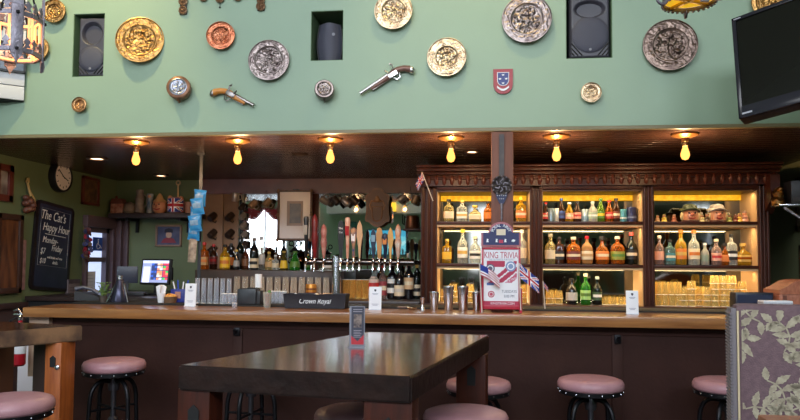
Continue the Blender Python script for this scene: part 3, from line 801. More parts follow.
# pink narrow sign
a, b = wall_x(19.5, 240, 25.5, 290)
g = G(); g.box(XL, XL+.012, a.y, b.y, a.z, b.z, .003)
tag(g.build('narrow_sign', mat('pink_sign', (176, 140, 140), .5, var=((140, 104, 110), 20))), 'narrow pinkish strip sign between shutter and chalkboard', 'sign')
# small grey note below chalkboard
a, b = wall_x(63, 283, 77, 300)
o = empty('note_holder', (XL+.02, (a.y+b.y)/2, 1.075), 'small grey note stand on the wall rail below the chalkboard', 'note')
g = G(); g.box(-.01, .02, -.10, .10, .0, .16, .004); g.build('card', mat('grey_card', (118, 108, 112), .6), o)
g = G(); g.box(.02, .023, -.10, .10, .12, .16); g.box(.02, .023, -.08, .08, .05, .055); g.box(.02, .023, -.08, .06, .075, .08); g.build('lettering', mat('card_dark', (78, 68, 78), .6), o)
# flower wreath by the window
c = on_x(83, 245, XL)
o = empty('dried_flower_spray', (XL+.06, wl0-.13, c.z), 'dried red and blue flower spray hanging on the window casing', 'flowers')
for k in range(34):
    t = random.random(); z = .16-.34*t; y = random.uniform(-.055, .055)*(1-.5*abs(t-.5)*1.4); x = random.uniform(-.01, .07)
    m = random.choice((mat('petal_red', (150, 36, 58), .6), mat('petal_dark', (84, 34, 44), .6), mat('petal_blue', (60, 64, 110), .6), mat('petal_brown', (96, 74, 60), .7)))
    g = G(); g.lathe([(.004, 0), (.018, .008), (.024, .02), (.006, .016)], 8, Matrix.Translation((x, y, z)) @ Matrix.Rotation(random.uniform(.6, 1.6), 4, 'Y') @ Matrix.Rotation(random.uniform(-1, 1), 4, 'X')); g.build('flower', m, o)
g = G(); g.tube([(0, 0, .2), (.01, 0, 0), (.01, .01, -.28)], .006, 6); g.build('stem', mat('dry_stem', (88, 80, 56), .8), o)
# blue sticker sign and white sheet on the window
a, b = on_x(93, 237, XL-.05), on_x(103, 251, XL-.05)
o = empty('window_sticker', (XL-.052, (a.y+b.y)/2, (a.z+b.z)/2), 'blue sticker with a white wheelchair symbol in the window', 'sticker', RX)
W, H = abs(b.y-a.y)/2, abs(a.z-b.z)/2
g = G(); g.box(-W, W, -H, H, 0, .002); g.build('backing', mat('sticker_blue', (44, 92, 190), .4), o)
g = G(); g.ball((0, H*.62, .003), H*.13, 1); g.tube([(0, H*.45, .003), (0, 0, .003), (W*.4, -.02, .003), (W*.6, -H*.6, .003)], H*.07, 5); g.tube([(W*.02+H*.42*cos(t), -H*.3+H*.42*sin(t), .003) for t in [2.0+k*.4 for k in range(11)]], H*.06, 5); g.build('symbol', PAPER, o)
a, b = on_x(80, 272, XL-.0), on_x(89, 289, XL)
o = empty('window_notice', (XL+.012, wl0+.06, 1.30-.09), 'white notice taped low on the window beside the flower spray', 'notice', RX)
g = G(); g.box(-.07, .14, -.11, .10, 0, .002); g.build('sheet', PAPER, o)
g = G()
for k in range(4): g.box(-.04, .10, .06-.035*k, .064-.035*k, .002, .003)
g.build('lettering', mat('pale_ink', (176, 180, 196), .6), o)

# ------------------------------------------------------------------ back bar base, header, mirrors
YBF = 5.93                       # front of the back bar
CL = on_y(421, 250, 5.95).x      # where the tall bottle cabinet begins
g = G(); g.box(XL+.03, CL-.01, YBF, YB-.01, 0, ZC-.04); 
bb = empty('back_bar_base', (0, 0, 0), 'dark low back bar with work surface behind the bar under the mirrors', 'cabinet')
g.build('carcass', BLACKM, bb)
g = G(); g.box(XL+.03, CL-.01, YBF-.03, YB-.01, ZC-.04, ZC, .006); g.build('work_surface', mat('back_counter', (52, 40, 38), .35), bb)
tx0, tx1 = on_y(197, 272, 6.45).x, on_y(345, 272, 6.45).x
g = G(); g.box(tx0, tx1, 6.40, 7.02, ZC, 1.345, .006)
tag(g.build('bottle_step', mat('step_wood', (72, 50, 40), .4, var=((52, 36, 30), 8))), 'raised wooden step carrying the spirit bottles in front of the mirror', 'shelf')
hx0 = on_y(203, 190, YB-.05).x
g = G(); g.box(hx0, CL+.02, YB-.06, YB, on_y(300, 193.5, YB-.06).z, ZS)
struct(g.build('trim_4', mat('header_red', (112, 54, 38), .35, var=((88, 42, 30), 6))))
px0, px1 = hx0, on_y(239, 200, YB-.02).x
zh = on_y(300, 193.5, YB-.06).z
g = G(); xm = (px0+px1)/2+.03; g.box(px0, xm-.004, YB-.03, YB, ZC, zh, .003); g.box(xm+.004, px1, YB-.03, YB, ZC, zh, .003)
struct(g.build('wall_mug_panel', TANPANEL))
mx = on_y(316, 200, YB-.02).x
for k, (a, b) in enumerate(((px1, mx-.03), (mx+.03, CL+.02))):
    o = empty('bar_mirror', ((a+b)/2, YB-.012, (ZC+zh)/2), 'tall mirror behind the bottle step reflecting the bright street window' if k == 0 else 'wide mirror behind the beer taps reflecting the green room', 'mirror', group='mirrors of the back bar')
    g = G(); g.box(-(b-a)/2, (b-a)/2, -.004, .004, -(zh-ZC)/2, (zh-ZC)/2); g.build('mirror_pane', MIRROR, o)
g = G(); g.box(mx-.035, mx+.035, YB-.04, YB, ZC, zh, .004); struct(g.build('trim_5', DWOOD))

# ------------------------------------------------------------------ jug shelf on the back wall
a, b = on_y(108, 213, YB-.3), on_y(196, 213, YB-.3)
zsh = on_y(150, 213, YB-.3).z
o = empty('jug_shelf', ((a.x+b.x)/2, YB-.15, zsh), 'dark shelf carrying the character jugs under the dark soffit corner', 'shelf')
W = (b.x-a.x)/2
g = G(); g.box(-W, W, -.15, .14, -.05, 0, .006); g.build('board', mat('shelf_dark', (58, 46, 50), .45), o)
for s in (-.6, .6):
    g = G(); g.box(W*s-.015, W*s+.015, -.12, .14, -.08, -.05); g.box(W*s-.015, W*s+.015, .11, .14, -.2, -.05); g.build('bracket', BLACKI, o)
def jug_common(px, label, name='ceramic_jug', cat='jug'):
    c = on_y(px, 212, YB-.2); o = empty(name, (c.x, YB-.2, zsh), label, cat, group='jugs on the dark shelf'); o.scale = (1.18, 1.18, 1.25); return o
skin = mat('jug_skin', (206, 140, 104), .3)
o = jug_common(118.5, 'small red and cream house shaped jug at the corner end of the shelf')
g = G(); g.box(-.06, .06, -.04, .04, 0, .085, .005); g.build('house', mat('house_red', (140, 66, 56), .4, var=((196, 150, 130), 24)), o)
g = G(); g.prism([(-.066, .085), (.066, .085), (.04, .13), (-.04, .13)], .09, Matrix.Translation((0, .045, 0)) @ Rm); g.build('roof', mat('house_roof', (104, 56, 44), .5), o)
g = G(); g.box(-.03, -.015, -.01, .01, .13, .155); g.build('chimney', REDF, o)
o = jug_common(129.5, 'low grey brown lidded pot beside the house shaped jug')
g = G(); g.lathe([(.04, 0), (.055, .02), (.05, .07), (.035, .09), (.015, .1), (0, .105)], 18); g.build('pot', mat('pot_grey', (120, 100, 92), .4, var=((150, 130, 112), 16)), o)
g = G(); g.tube([(.05, 0, .03), (.08, 0, .04), (.08, 0, .07), (.045, 0, .08)], .007, 6); g.build('handle', mat('pot_grey2', (110, 92, 84), .4), o)
o = jug_common(139.5, 'tall pale figurine jug between the grey pot and the blue figure')
g = G(); g.lathe([(.03, 0), (.045, .01), (.042, .06), (.036, .10), (.044, .13), (.03, .16), (.034, .2), (.03, .21)], 16); g.build('body', mat('fig_pale', (150, 134, 124), .4, var=((110, 92, 88), 16)), o)
g = G(); g.tube([(.035, 0, .05), (.07, 0, .08), (.07, 0, .15), (.03, 0, .17)], .007, 6); g.build('handle', mat('fig_pale2', (140, 124, 114), .4), o)
o = jug_common(150, 'slim blue figure jug next to the round smiling jug')
g = G(); g.lathe([(.026, 0), (.032, .01), (.030, .08), (.024, .11), (.026, .14), (.03, .17), (.022, .175)], 14); g.build('body', mat('fig_blue', (74, 96, 124), .4, var=((170, 170, 170), 15)), o)
g = G(); g.ball((0, -.012, .15), .020, 2); g.build('head', skin, o)
o = jug_common(159.5, 'round smiling character jug with a pointed hat on the dark shelf')
g = G(); g.lathe([(.035, 0), (.062, .025), (.068, .06), (.058, .095), (.04, .11)], 20); g.build('face', skin, o)
g = G(); g.lathe([(.068, .100), (.055, .112), (.035, .13), (.02, .16), (.008, .175), (0, .178)], 16); g.build('hat', mat('hat_gold', (206, 160, 110), .35), o)
g = G(); g.ball((0, -.068, .062), .013, 1); g.build('nose', mat('nose_red', (196, 110, 84), .4), o)
for s in (-1, 1):
    g = G(); g.ball((s*.022, -.060, .078), .007, 1); g.build('eye', BLACKM, o)
g = G(); g.tube([(-.03, -.056, .04), (0, -.066, .03), (.03, -.056, .04)], .005, 6); g.build('mouth', REDC, o)
o = jug_common(176.5, 'character jug wrapped in the union flag with a tall ring topped stick')
g = G(); g.lathe([(.05, 0), (.075, .03), (.078, .09), (.06, .13), (.05, .14)], 20); g.build('body', mat('flag_jug', (150, 110, 120), .35), o)
def union(u, v):
    """0 blue, 1 white, 2 red for flag coordinates in 0..1"""
    x, y = (u-.5)*2, (v-.5)
    if abs(x) < .10 or abs(y) < .085: return 2
    if abs(x) < .17 or abs(y) < .145: return 1
    d1, d2 = abs(y-x*.5), abs(y+x*.5)
    if min(d1, d2) < .035: return 2
    if min(d1, d2) < .095: return 1
    return 0
g = G(); g.grid(24, 18, lambda u, v: (.081*sin((u-.5)*2.4), -.081*cos((u-.5)*2.4), .012+.115*v), union); g.build('flag_front', [BLUE, PAPER, RED], o)
g = G(); g.tube([(.01, 0, .13), (.01, 0, .25)], .008, 6); g.tube([(.01+.018*cos(t), 0, .268+.018*sin(t)) for t in [k*.52 for k in range(12)]], .007, 6, closed=True); g.build('stick', mat('stick_gold', (190, 160, 120), .4, .5), o)
for q_ in ((-.055, -.02, .135), (.05, -.02, .13)):
    g = G(); g.ball(q_, .022, 2); g.build('little_head', skin, o)
o = jug_common(188.5, 'small pink brown mug at the bag end of the jug shelf')
g = G(); g.lathe([(.03, 0), (.034, .05), (.036, .1), (.030, .1), (.028, .01)], 16); g.build('cup', mat('mug_pink', (170, 120, 104), .4), o)
g = G(); g.tube([(-.034, 0, .02), (-.06, 0, .04), (-.06, 0, .07), (-.034, 0, .085)], .006, 6); g.build('handle', mat('mug_pink2', (150, 104, 92), .4), o)
# portrait picture under the shelf
def frame_y(x0, y0, x1, y1, Y, label, fm, pm, t, name='framed_picture', depth=.03, extra=None):
    a, b, c_, d_ = rect_y(x0, y0, x1, y1, Y)
    o = empty(name, ((a+b)/2, Y, (c_+d_)/2), label, 'picture', FACE)
    W, H = (b-a)/2, (d_-c_)/2
    g = G()
    for p in ((-W, W, -H, -H+t), (-W, W, H-t, H), (-W, -W+t, -H, H), (W-t, W, -H, H)): g.box(*p, 0, depth, .005)
    g.build('frame', fm, o)
    g = G(); g.box(-W+t*.7, W-t*.7, -H+t*.7, H-t*.7, 0, .012); g.build('print', pm, o)
    return o, W, H
o, W, H = frame_y(156, 225, 182.5, 246.5, YB, 'small portrait picture in a pale wooden frame under the jug shelf', mat('pale_frame', (142, 116, 98), .4), mat('dusk_print', (92, 96, 130), .4, var=((60, 66, 100), 9)), .02)
g = G(); g.ball((0, .01, .012), .036, 2, (1, 1.15, .12)); g.build('portrait_face', mat('face_tone', (206, 170, 150), .5), o)
g = G(); g.prism([(-.09, -.08), (.09, -.08), (.06, -.035), (.02, -.02), (-.02, -.02), (-.06, -.035)], .003, Matrix.Translation((0, 0, .011))); g.build('portrait_coat', mat('coat_red', (140, 50, 66), .5), o)
g = G(); g.prism([(-.05, .035), (.05, .035), (.045, .07), (0, .085), (-.045, .07)], .004, Matrix.Translation((0, 0, .013))); g.build('portrait_hat', mat('hat_dark', (38, 36, 56), .5), o)

# ------------------------------------------------------------------ strip of crisp bags
c = on_y(197, 190, 5.6)
zt = ZS
o = empty('clip_strip', (c.x+.03, 5.6, zt), 'thin hanging strip from the soffit that carries the blue crisp bags', 'strip')
g = G(); g.box(-.014, .014, .004, .008, -1.05, 0); g.build('band', BLACK, o)
g = G(); g.box(-.03, .03, -.005, .02, -.02, 0); g.build('ceiling_clip', BLACK, o)
spots = [(200, 198, 12), (197.5, 206.5, 13), (196, 215.5, 13), (195, 223.5, 13), (194, 232, 12)]
words5 = ['topmost blue crisp bag of the strip, just under the soffit', 'second blue crisp bag from the top of the hanging strip', 'middle blue crisp bag of the hanging strip',
          'fourth blue crisp bag from the top of the hanging strip', 'lowest blue crisp bag, above the beige packet']
for i, (px, py, wpx) in enumerate(spots):
    c = on_y(px, py, 5.57-.03*(i % 2))
    o = empty('crisp_bag', (c.x, c.y, c.z), words5[i], 'snack bag', (0.15, .12*(-1)**i, 0), 'crisp bags on the strip')
    W, H = .052, .062
    def pil(u, v, s):
        e = (sin(pi*u)**.5)*(sin(pi*v)**.6); return ((u-.5)*2*W*(1-.06*sin(pi*v)), s*.022*e, (v-.5)*2*H)
    g = G(); g.grid(10, 10, lambda u, v: pil(u, v, -1)); g.grid(10, 10, lambda u, v: pil(u, v, 1)); g.build('bag', BLUEBAG, o, ang=80)
    g = G(); g.grid(6, 4, lambda u, v: ((u-.5)*1.3*W, -.0235*(sin(pi*(.18+.64*u))**.5)*(sin(pi*(.38+.3*v))**.6)-.0012, (v*.34-.10)*2*H)); g.build('label_panel', mat('bag_label', (150, 176, 200), .4, var=((90, 130, 170), 22)), o)
    g = G()
    for s in (-1, 1):
        g.box(-W, W, -.003, .003, s*H-.006, s*H+.006)
    g.build('crimped_edge', BLUEBAG, o)
c = on_y(192.5, 249, 5.58)
o = empty('nut_packet', (c.x, 5.58, c.z), 'long beige snack packet hanging below the blue crisp bags', 'snack bag', (0, .05, 0))
g = G(); f2 = lambda u, v, s: ((u-.5)*.07, s*.012*sin(pi*u)**.5*sin(pi*v)**.6, (v-.5)*.22)
g.grid(8, 10, lambda u, v: f2(u, v, -1)); g.grid(8, 10, lambda u, v: f2(u, v, 1)); g.build('bag', mat('beige_bag', (176, 160, 140), .5, var=((110, 96, 88), 30)), o, ang=80)

# ------------------------------------------------------------------ hanging mugs
def mug_proto(m, m2, r=.038, h=.095):
    o = empty('hanging_mug', (0, 0, 0), 'x', 'mug')
    g = G(); g.lathe([(r*.85, 0), (r*.95, .006), (r, h*.5), (r*.95, h), (r*.88, h), (r*.9, .012), (0.0005, .010)], 18); g.build('cup', m, o)
    g = G(); g.tube([(r*.95, 0, h*.82), (r*1.7, 0, h*.80), (r*1.8, 0, h*.35), (r*.97, 0, h*.2)], .006, 6); g.build('handle', m2, o)
    g = G(); g.lathe([(r*.99, h*.93), (r*1.05, h*.98), (r*.96, h*1.01)], 18, cap=False); g.build('rim_band', m2, o)
    return o
MUGT = mat('mug_tan', (204, 168, 128), .35, .3, var=((136, 104, 76), 20)); MUGG = mat('mug_grey', (196, 180, 170), .3, .6)
MUGD = mat('mug_dark', (66, 50, 42), .35, .3)
def hook(x, y, z):
    return None
protos = {}
def hang_mug(px, py, Y, key, rot, label, grp):
    if key not in protos:
        m = {'t': (MUGT, MUGG), 'g': (MUGG, MUGG), 'd': (MUGD, MUGD)}[key]; o = protos[key] = mug_proto(*m)
    else: o = copy_tree(protos[key])
    c = on_y(px, py, Y); o.location = c; o.rotation_euler = rot; o['label'] = label; o['group'] = grp
    return o
HR = 'mugs hanging from the dark header'
YM = YB-.13
for px, py, k, rot, lb in (
    (235, 201.5, 'g', (.15, .05, .4), 'upright grey mug hanging from the header where the mug panel ends'),
    (250, 207, 't', (-.35, .75, .3), 'tilted tan mug hanging nearest the panel side of the bright mirror'),
    (264.5, 206, 't', (-.35, .65, .3), 'tilted tan mug hanging over the red swag beside the framed print'),
    (328, 203, 'g', (.3, -1.05, .2), 'tipped pewter mug hanging just past the framed print'),
    (338.5, 204, 'd', (-.3, -.65, .3), 'dark tipped mug hanging second past the framed print'),
    (348.5, 205, 'g', (-.3, -.75, .3), 'grey tipped mug hanging third past the framed print'),
    (357.5, 204, 'd', (-.3, -.65, .4), 'dark mug hanging beside the carved wooden plaque'),
    (398, 201, 'g', (.2, .95, .3), 'shiny pewter mug hanging past the carved wooden plaque'),
    (414, 204, 't', (.1, .25, .5), 'pale mug in a wire cradle hanging by the small union flag')):
    o = hang_mug(px, py, YM-(.085 if k == 'd' else 0), k, rot, lb, HR)
    c = o.location
    h = G(); L = o.matrix_basis.to_3x3().inverted()
    top = Vector((c.x+.02, YB-.06, zh+.02))-c; mid = Vector((0, 0, .06))
    h.tube([L @ top, L @ (top*.5+Vector((0, -.01, .045))), L @ mid], .003, 6); h.build('wire_hook', STEEL, o)
g = G()
HP = 'mugs on the tan panel'
lab = iter(['dark mug hung high on the tan panel beside the crisp bags', 'dark mug hung high on the tan panel at the mirror side', 'dark mug hung in the middle row of the tan panel by the beige packet', 'dark mug hung in the middle row of the tan panel at the mirror side',
            'dark mug hung low on the tan panel above the red capped bottle', 'dark mug hung low on the tan panel at the mirror side'])
for py in (219, 236, 252):
    for px in (209.5, 227):
        o = hang_mug(px, py, YB-.10, 'd', (-.5, .9, .6), next(lab), HP)
        L = o.matrix_basis.to_3x3().inverted(); h = G(); h.tube([L @ Vector((0, .085, .05)), L @ Vector((0, .03, .06)), L @ Vector((.01, 0, .03))], .004, 6); h.build('peg', BLACKI, o)
HC = 'mugs in the column by the mirror'
zz = ['uppermost', 'second', 'third', 'fourth', 'lowest']
g = G(); x = on_y(240.5, 220, YB-.05).x; g.box(x-.012, x+.012, YB-.05, YB-.02, 1.45, zh); 
tag(g.build('mug_rail', BLACKI), 'narrow iron rail holding a column of mugs beside the bright mirror', 'rail')
for k in range(5):
    o = hang_mug(240+.6*k, 209+9.5*k, YB-.10, 'g' if k in (1, 2, 3) else 'd', (-.5, .75, .5), zz[k]+' mug in the column on the narrow iron rail', HC)
    o.scale = (.8, .8, .8); L = o.matrix_basis.to_3x3().inverted(); h = G(); h.tube([L @ Vector((0, .06, .05)), L @ Vector((0, .03, .06)), L @ Vector((.01, 0, .03))], .004, 6); h.build('peg', BLACKI, o)

# framed print on the mirror, and the carved plaque
o, W, H = frame_y(277.5, 190, 313, 240.5, YB-.10, 'framed print in an ornate wooden frame hanging on the back bar mirror', mat('ornate_frame', (108, 72, 50), .35, .2, var=((72, 46, 34), 20)), mat('print_mat', (232, 212, 198), .2), .022, depth=.035)
g = G(); g.box(-W*.46, W*.46, -H*.42, H*.56, .012, .014); g.build('print_field', mat('print_tan', (160, 128, 112), .35), o)
g = G(); g.box(-W*.30, W*.34, -H*.32, H*.46, .014, .016); g.build('print_image', mat('print_blue', (96, 92, 98), .3, var=((58, 60, 72), 16)), o)
for sx in (-1, 1):
    for sy in (-1, 0, 1):
        g = G(); g.ball((sx*(W-.008), sy*(H-.008), .036), .018, 2, (1, 1.2, .5)); g.build('carved_knop', mat('ornate_knop', (120, 82, 56), .4), o)
g = G()
g.box(-.03, .03, H-.02, H+.012, -.08, .0); g.build('hanger', BLACKI, o)
c = on_y(377.5, 207.5, YB-.11)
o = empty('carved_plaque', (c.x, YB-.11, c.z), 'carved wooden plaque with a relief shield hanging on the mirror above the screen', 'plaque', FACE)
a_, b_, c_, d_ = rect_y(365, 188, 390, 227.5, YB-.11); W, H = (b_-a_)/2, (d_-c_)/2
half = [(.0, 1.0), (.30, .97), (.50, .86), (.58, .74), (.74, .70), (.95, .62), (1.0, .45), (.92, .30), (.90, .0), (.93, -.35), (1.0, -.55), (.95, -.72), (.68, -.76), (.55, -.84), (.3, -.95), (0, -1.0)]
out = [(x*W, y*H) for x, y in half]+[(-x*W, y*H) for x, y in reversed(half[1:-1])]
PLQ = mat('plaque_wood', (140, 88, 50), .4, var=((104, 64, 40), 14)); PLQ2 = mat('plaque_relief', (180, 128, 86), .4)
g = G(); g.prism(out, .02); g.build('board', PLQ, o)
g = G(); g.prism([(x*.86, y*.88) for x, y in out], .008, Matrix.Translation((0, 0, .02))); g.build('inner_board', mat('plaque_dark', (108, 66, 42), .4), o)
g = G(); g.tube([(x*.40*W/.066, y*.9-.07, .03) for x, y in shield(.066, .085)], .006, 6, closed=True); g.build('relief_shield', PLQ2, o)
g = G(); g.ball((0, .075, .03), .03, 2, (1.2, .8, .5)); g.ball((0, .10, .03), .02, 2, (1, 1.1, .5)); g.build('relief_helmet', PLQ2, o)
for s in (-1, 1):
    g = G(); g.tube([(s*.02, .06, .03), (s*.06, .07, .03), (s*.08, .02, .03), (s*.065, -.03, .03)], [.008, .010, .008, .004], 6); g.build('relief_scroll', PLQ2, o)
g = G()
g.box(-.02, .02, H-.04, H-.01, -.095, 0); g.build('hanger', BLACKI, o)

# small union flag on a stick at the cabinet edge
def stick_flag(o, base, tip, w, h, along, droop, pattern, mats, nx=34, ny=22):
    g = G(); g.tube([base, tip], .004, 6); g.build('stick', mat('flag_stick', (210, 200, 190), .5), o)
    b, t = Vector(base), Vector(tip); d = (t-b).normalized()
    al = Vector(along).normalized()
    g = G()
    g.grid(nx, ny, lambda u, v: t-d*h*(1-v)+al*w*u+Vector((0, .018*sin(u*7+v*2)*u, 0))-Vector((0, 0, droop*u*u)), pattern)
    g.build('flag_cloth', mats, o, ang=80)
p0 = on_y(433, 201, 5.82); p1 = on_y(422, 172, 5.82)
o = empty('hand_flag', p0, 'small union flag on a stick at the corner of the bottle cabinet by the mirror', 'flag', group='small flags')
L = p1-p0
stick_flag(o, (0, 0, 0), L, .115, .062, (-.30, -.05, -.55), .0, lambda u, v: union(u, v), [BLUE, PAPER, RED])

# ------------------------------------------------------------------ bottles
CLEAR = glass('clear_glass', (226, 228, 220), .74, (240, 240, 232), dark=.9)
FROST = glass('frosted_glass', (214, 212, 200), .35, (230, 226, 214), .3)
AMBER = glass('amber_spirit', (206, 112, 30), .55, (240, 160, 60))
GOLDL = glass('golden_spirit', (228, 176, 50), .55, (250, 214, 110))
PALEG = glass('pale_gold_spirit', (226, 206, 140), .62, (244, 228, 176))
BROWNG = glass('brown_glass', (82, 44, 24), .3, (150, 84, 40))
DKGRN = glass('dark_green_glass', (22, 32, 26), .15, (50, 70, 50))
GRN = glass('green_glass', (60, 160, 50), .5, (120, 210, 80))
LIME = glass('lime_glass', (130, 170, 50), .55, (190, 220, 90))
BLKG = mat('black_glass', (18, 16, 20), .08, coat=.5)
ROSE = glass('rose_glass', (206, 170, 160), .6, (236, 206, 196))
TEALG = glass('teal_glass', (140, 176, 170), .55, (190, 220, 214))
def lm(r, g_, b): return mat('label_%d_%d_%d' % (r, g_, b), (r, g_, b), .5)
KINDS = {   # (radius fraction, height fraction), squareness
    'round': [(.92, 0), (1, .02), (1, .52), (.86, .62), (.42, .72), (.32, .78), (.32, .93), (.38, .94), (.38, .97)],
    'wine': [(.92, 0), (1, .02), (1, .56), (.9, .65), (.5, .74), (.36, .80), (.34, .95), (.40, .955), (.40, .98)],
    'square': [(.9, 0), (1, .02), (1, .60), (.9, .68), (.42, .74), (.33, .78), (.33, .93), (.38, .94), (.38, .97)],
    'flask': [(.80, 0), (.95, .03), (1, .3), (.97, .58), (.7, .70), (.34, .76), (.28, .80), (.28, .93), (.34, .94), (.34, .97)],
    'beer': [(.92, 0), (1, .03), (1, .50), (.85, .60), (.48, .74), (.40, .82), (.38, .95), (.46, .96), (.46, .985)],
    'taper': [(.95, 0), (1, .02), (.92, .3), (.70, .55), (.45, .74), (.36, .80), (.34, .94), (.4, .95), (.4, .97)],
    'decanter': [(.85, 0), (1, .06), (1, .42), (.85, .56), (.34, .68), (.26, .74), (.26, .88), (.40, .90), (.40, .93)],
    'can': [(.88, 0), (1, .04), (1, .92), (.90, .98), (.88, 1.0), (.82, .99)],
}
SQ = {'square': [1, 1, 1, .8, .1, 0, 0, 0, 0], 'flask': [.7, .7, .7, .6, .3, 0, 0, 0, 0, 0], 'decanter': [1, 1, 1, .8, .2, 0, 0, 0, 0]}
def bottle(x, y, z, wd, h, kind, gm, label, lab=None, cap=None, grp=None, band=(.16, .46), cat='bottle', name='spirit_bottle', rz=None):
    R = wd/2
    o = empty(name, (x, y, z+.003), label, cat, (0, 0, rz if rz is not None else random.uniform(-.12, .12)), grp)
    prof = [(r*R, t*h) for r, t in KINDS[kind]]; sq = SQ.get(kind)
    g = G(); g.lathe(prof, 20 if not sq else 24, sq=sq); g.build('glass' if kind != 'can' else 'can_body', gm, o)
    if lab is not None:
        ls = lab if isinstance(lab, list) else [lab]
        t0, t1 = band
        s = 0 if not sq else sq[2]
        def rad(t):
            P = KINDS[kind]
            for (r0, a), (r1, b) in zip(P, P[1:]):
                if a <= t <= b: return r0+(r1-r0)*(t-a)/max(b-a, 1e-6)
            return 1
        N = 6
        g = G(); g.lathe([(R*rad(t0+(t1-t0)*k/N)*1.025, h*(t0+(t1-t0)*k/N)) for k in range(N+1)], 24, sq=[s]*(N+1) if s else None, cap=False)
        for f in list(g.bm.faces):            # the label covers the front half of the bottle
            if kind != 'can' and f.calc_center_median().y > R*.25: g.bm.faces.remove(f)
        g.build('label', ls[0], o)
        if len(ls) > 1:
            m0, m1 = t0+(t1-t0)*.36, t0+(t1-t0)*.68
            g = G(); g.lathe([(R*rad(m0)*1.04, h*m0), (R*rad(m1)*1.04, h*m1)], 24, sq=[s]*2 if s else None, cap=False)
            for f in list(g.bm.faces):
                if f.calc_center_median().y > -R*.45: g.bm.faces.remove(f)
            g.build('label_emblem', ls[1], o)
    if cap is not None:
        r0, tz = KINDS[kind][-1]
        g = G(); g.lathe([(R*r0*1.08, h*(tz-.07)), (R*r0*1.12, h*(tz-.06)), (R*r0*1.08, h*1.0), (0.0005, h*1.005)], 14, cap=False); g.build('cap', cap, o)
    return o
CREAML, TANL, WHT, REDL, BLKL = lm(222, 206, 176), lm(186, 148, 100), lm(232, 230, 226), lm(186, 44, 44), lm(30, 28, 30)
GLD, ORG, YEL, PINK, NVL, TEALL, GRNL, BLUL = lm(206, 168, 84), lm(206, 116, 44), lm(232, 186, 44), lm(226, 164, 140), lm(36, 44, 84), lm(70, 130, 136), lm(90, 130, 52), lm(60, 84, 150)
def put(px, wpx, hpx, Y, z, kind, gm, label, lab=None, cap=None, grp=None, **kw):
    c = on_y(px, 260, Y)
    d = mpp(px, Y)
    return bottle(c.x, Y, z, wpx*d, hpx*d, kind, gm, label, lab, cap, grp, **kw)

# spirits on the step in front of the mirror
Z1, Y1, Y2 = 1.345, 6.50, 6.72
GS = 'spirit bottles on the raised step'
put(204, 9, 27, Y1, Z1, 'square', AMBER, 'amber bottle with tan label and red cap at the panel end of the step', [TANL, ORG], REDL, GS)
put(213.5, 8, 25, Y2, Z1, 'round', BROWNG, 'dark bottle with red neck standing second on the step', [lm(120, 50, 44), REDL], REDL, GS, band=(.2, .5))
put(225, 10, 25, Y1, Z1, 'round', GOLDL, 'golden bottle with bright yellow label on the step under the mugs', [YEL, ORG], BLKL, GS, band=(.08, .5))
put(231, 8, 26, Y2, Z1, 'round', BLKG, 'black bottle with a small orange label behind the yellow labelled one', [ORG], BLKL, GS)
put(236.5, 7, 20, Y1, Z1, 'taper', BLKG, 'short dark bottle with grey label beside the tall dark wine bottle', [lm(150, 150, 150)], GLD, GS)
put(240, 8, 34, Y2, Z1, 'wine', DKGRN, 'tallest dark green wine bottle on the step', [BLKL], BLKL, GS)
put(245.5, 7, 24, Y1, Z1, 'round', BROWNG, 'brown bottle with amber glow right beside the tall wine bottle', [lm(110, 70, 40)], BLKL, GS)
put(254, 9, 32, Y1, Z1, 'wine', BLKG, 'dark bottle with a white label and tall neck in front of the bright window', [CREAML, BLKL], lm(120, 100, 90), GS, band=(.06, .36))
put(261, 9, 33, Y2, Z1, 'taper', CLEAR, 'tall clear bottle with silver top before the bright window', [WHT], lm(190, 190, 196), GS)
put(269, 8, 18, Y1, Z1, 'round', PALEG, 'small pale bottle in front of the bronze pot', [TANL], GLD, GS)
put(275.5, 7, 15, Y1, Z1, 'round', CLEAR, 'small clear bottle beside the bronze pot', [CREAML], WHT, GS)
put(284, 8, 19, Y1, Z1, 'taper', glass('olive_glass', (120, 104, 30), .5, (180, 160, 60)), 'olive green bottle with yellow orange label on the step', [YEL], lm(160, 130, 50), GS, band=(.1, .5))
put(295, 11, 19, Y1, Z1, 'taper', GRN, 'bright green bottle under the iron corkscrew stand', [GRNL], GRNL, GS)
put(307.5, 7, 16, Y2, Z1, 'taper', GRN, 'small green bottle behind the beer taps', [GRNL], GLD, GS)
put(328, 10, 15, Y2, Z1, 'decanter', CLEAR, 'squat clear bottle with dark stopper behind the tap column', [WHT], BLKL, GS)
# bronze round pot and iron corkscrew stand on the step
c = on_y(268, 262, Y2+.1)
o = empty('bronze_pot', (c.x, Y2+.16, Z1), 'round bronze pot reflecting the window on the step behind small bottles', 'pot')
BRZ = mat('bronze', (150, 98, 50), .2, 1.0, var=((100, 62, 34), 12))
g = G(); g.lathe([(.05, 0), (.09, .03), (.11, .09), (.09, .15), (.05, .18), (.055, .2), (.02, .215), (0, .23)], 28); g.build('body', BRZ, o)
for s in (-1, 1):
    g = G(); g.tube([(s*.09, 0, .05), (s*.15, 0, .08), (s*.15, 0, .13), (s*.09, 0, .15)], .01, 8); g.build('handle', BRZ, o)
c = on_y(293.5, 262, Y2)
o = empty('corkscrew_stand', (c.x, Y2+.04, Z1), 'black iron corkscrew stand with two ring handles above the green bottle', 'corkscrew')
g = G(); g.lathe([(.05, 0), (.05, .01), (.012, .016), (.01, .17), (.05, .175), (.055, .19), (.03, .205), (.02, .22)], 18); g.build('stand', BLACKI, o)
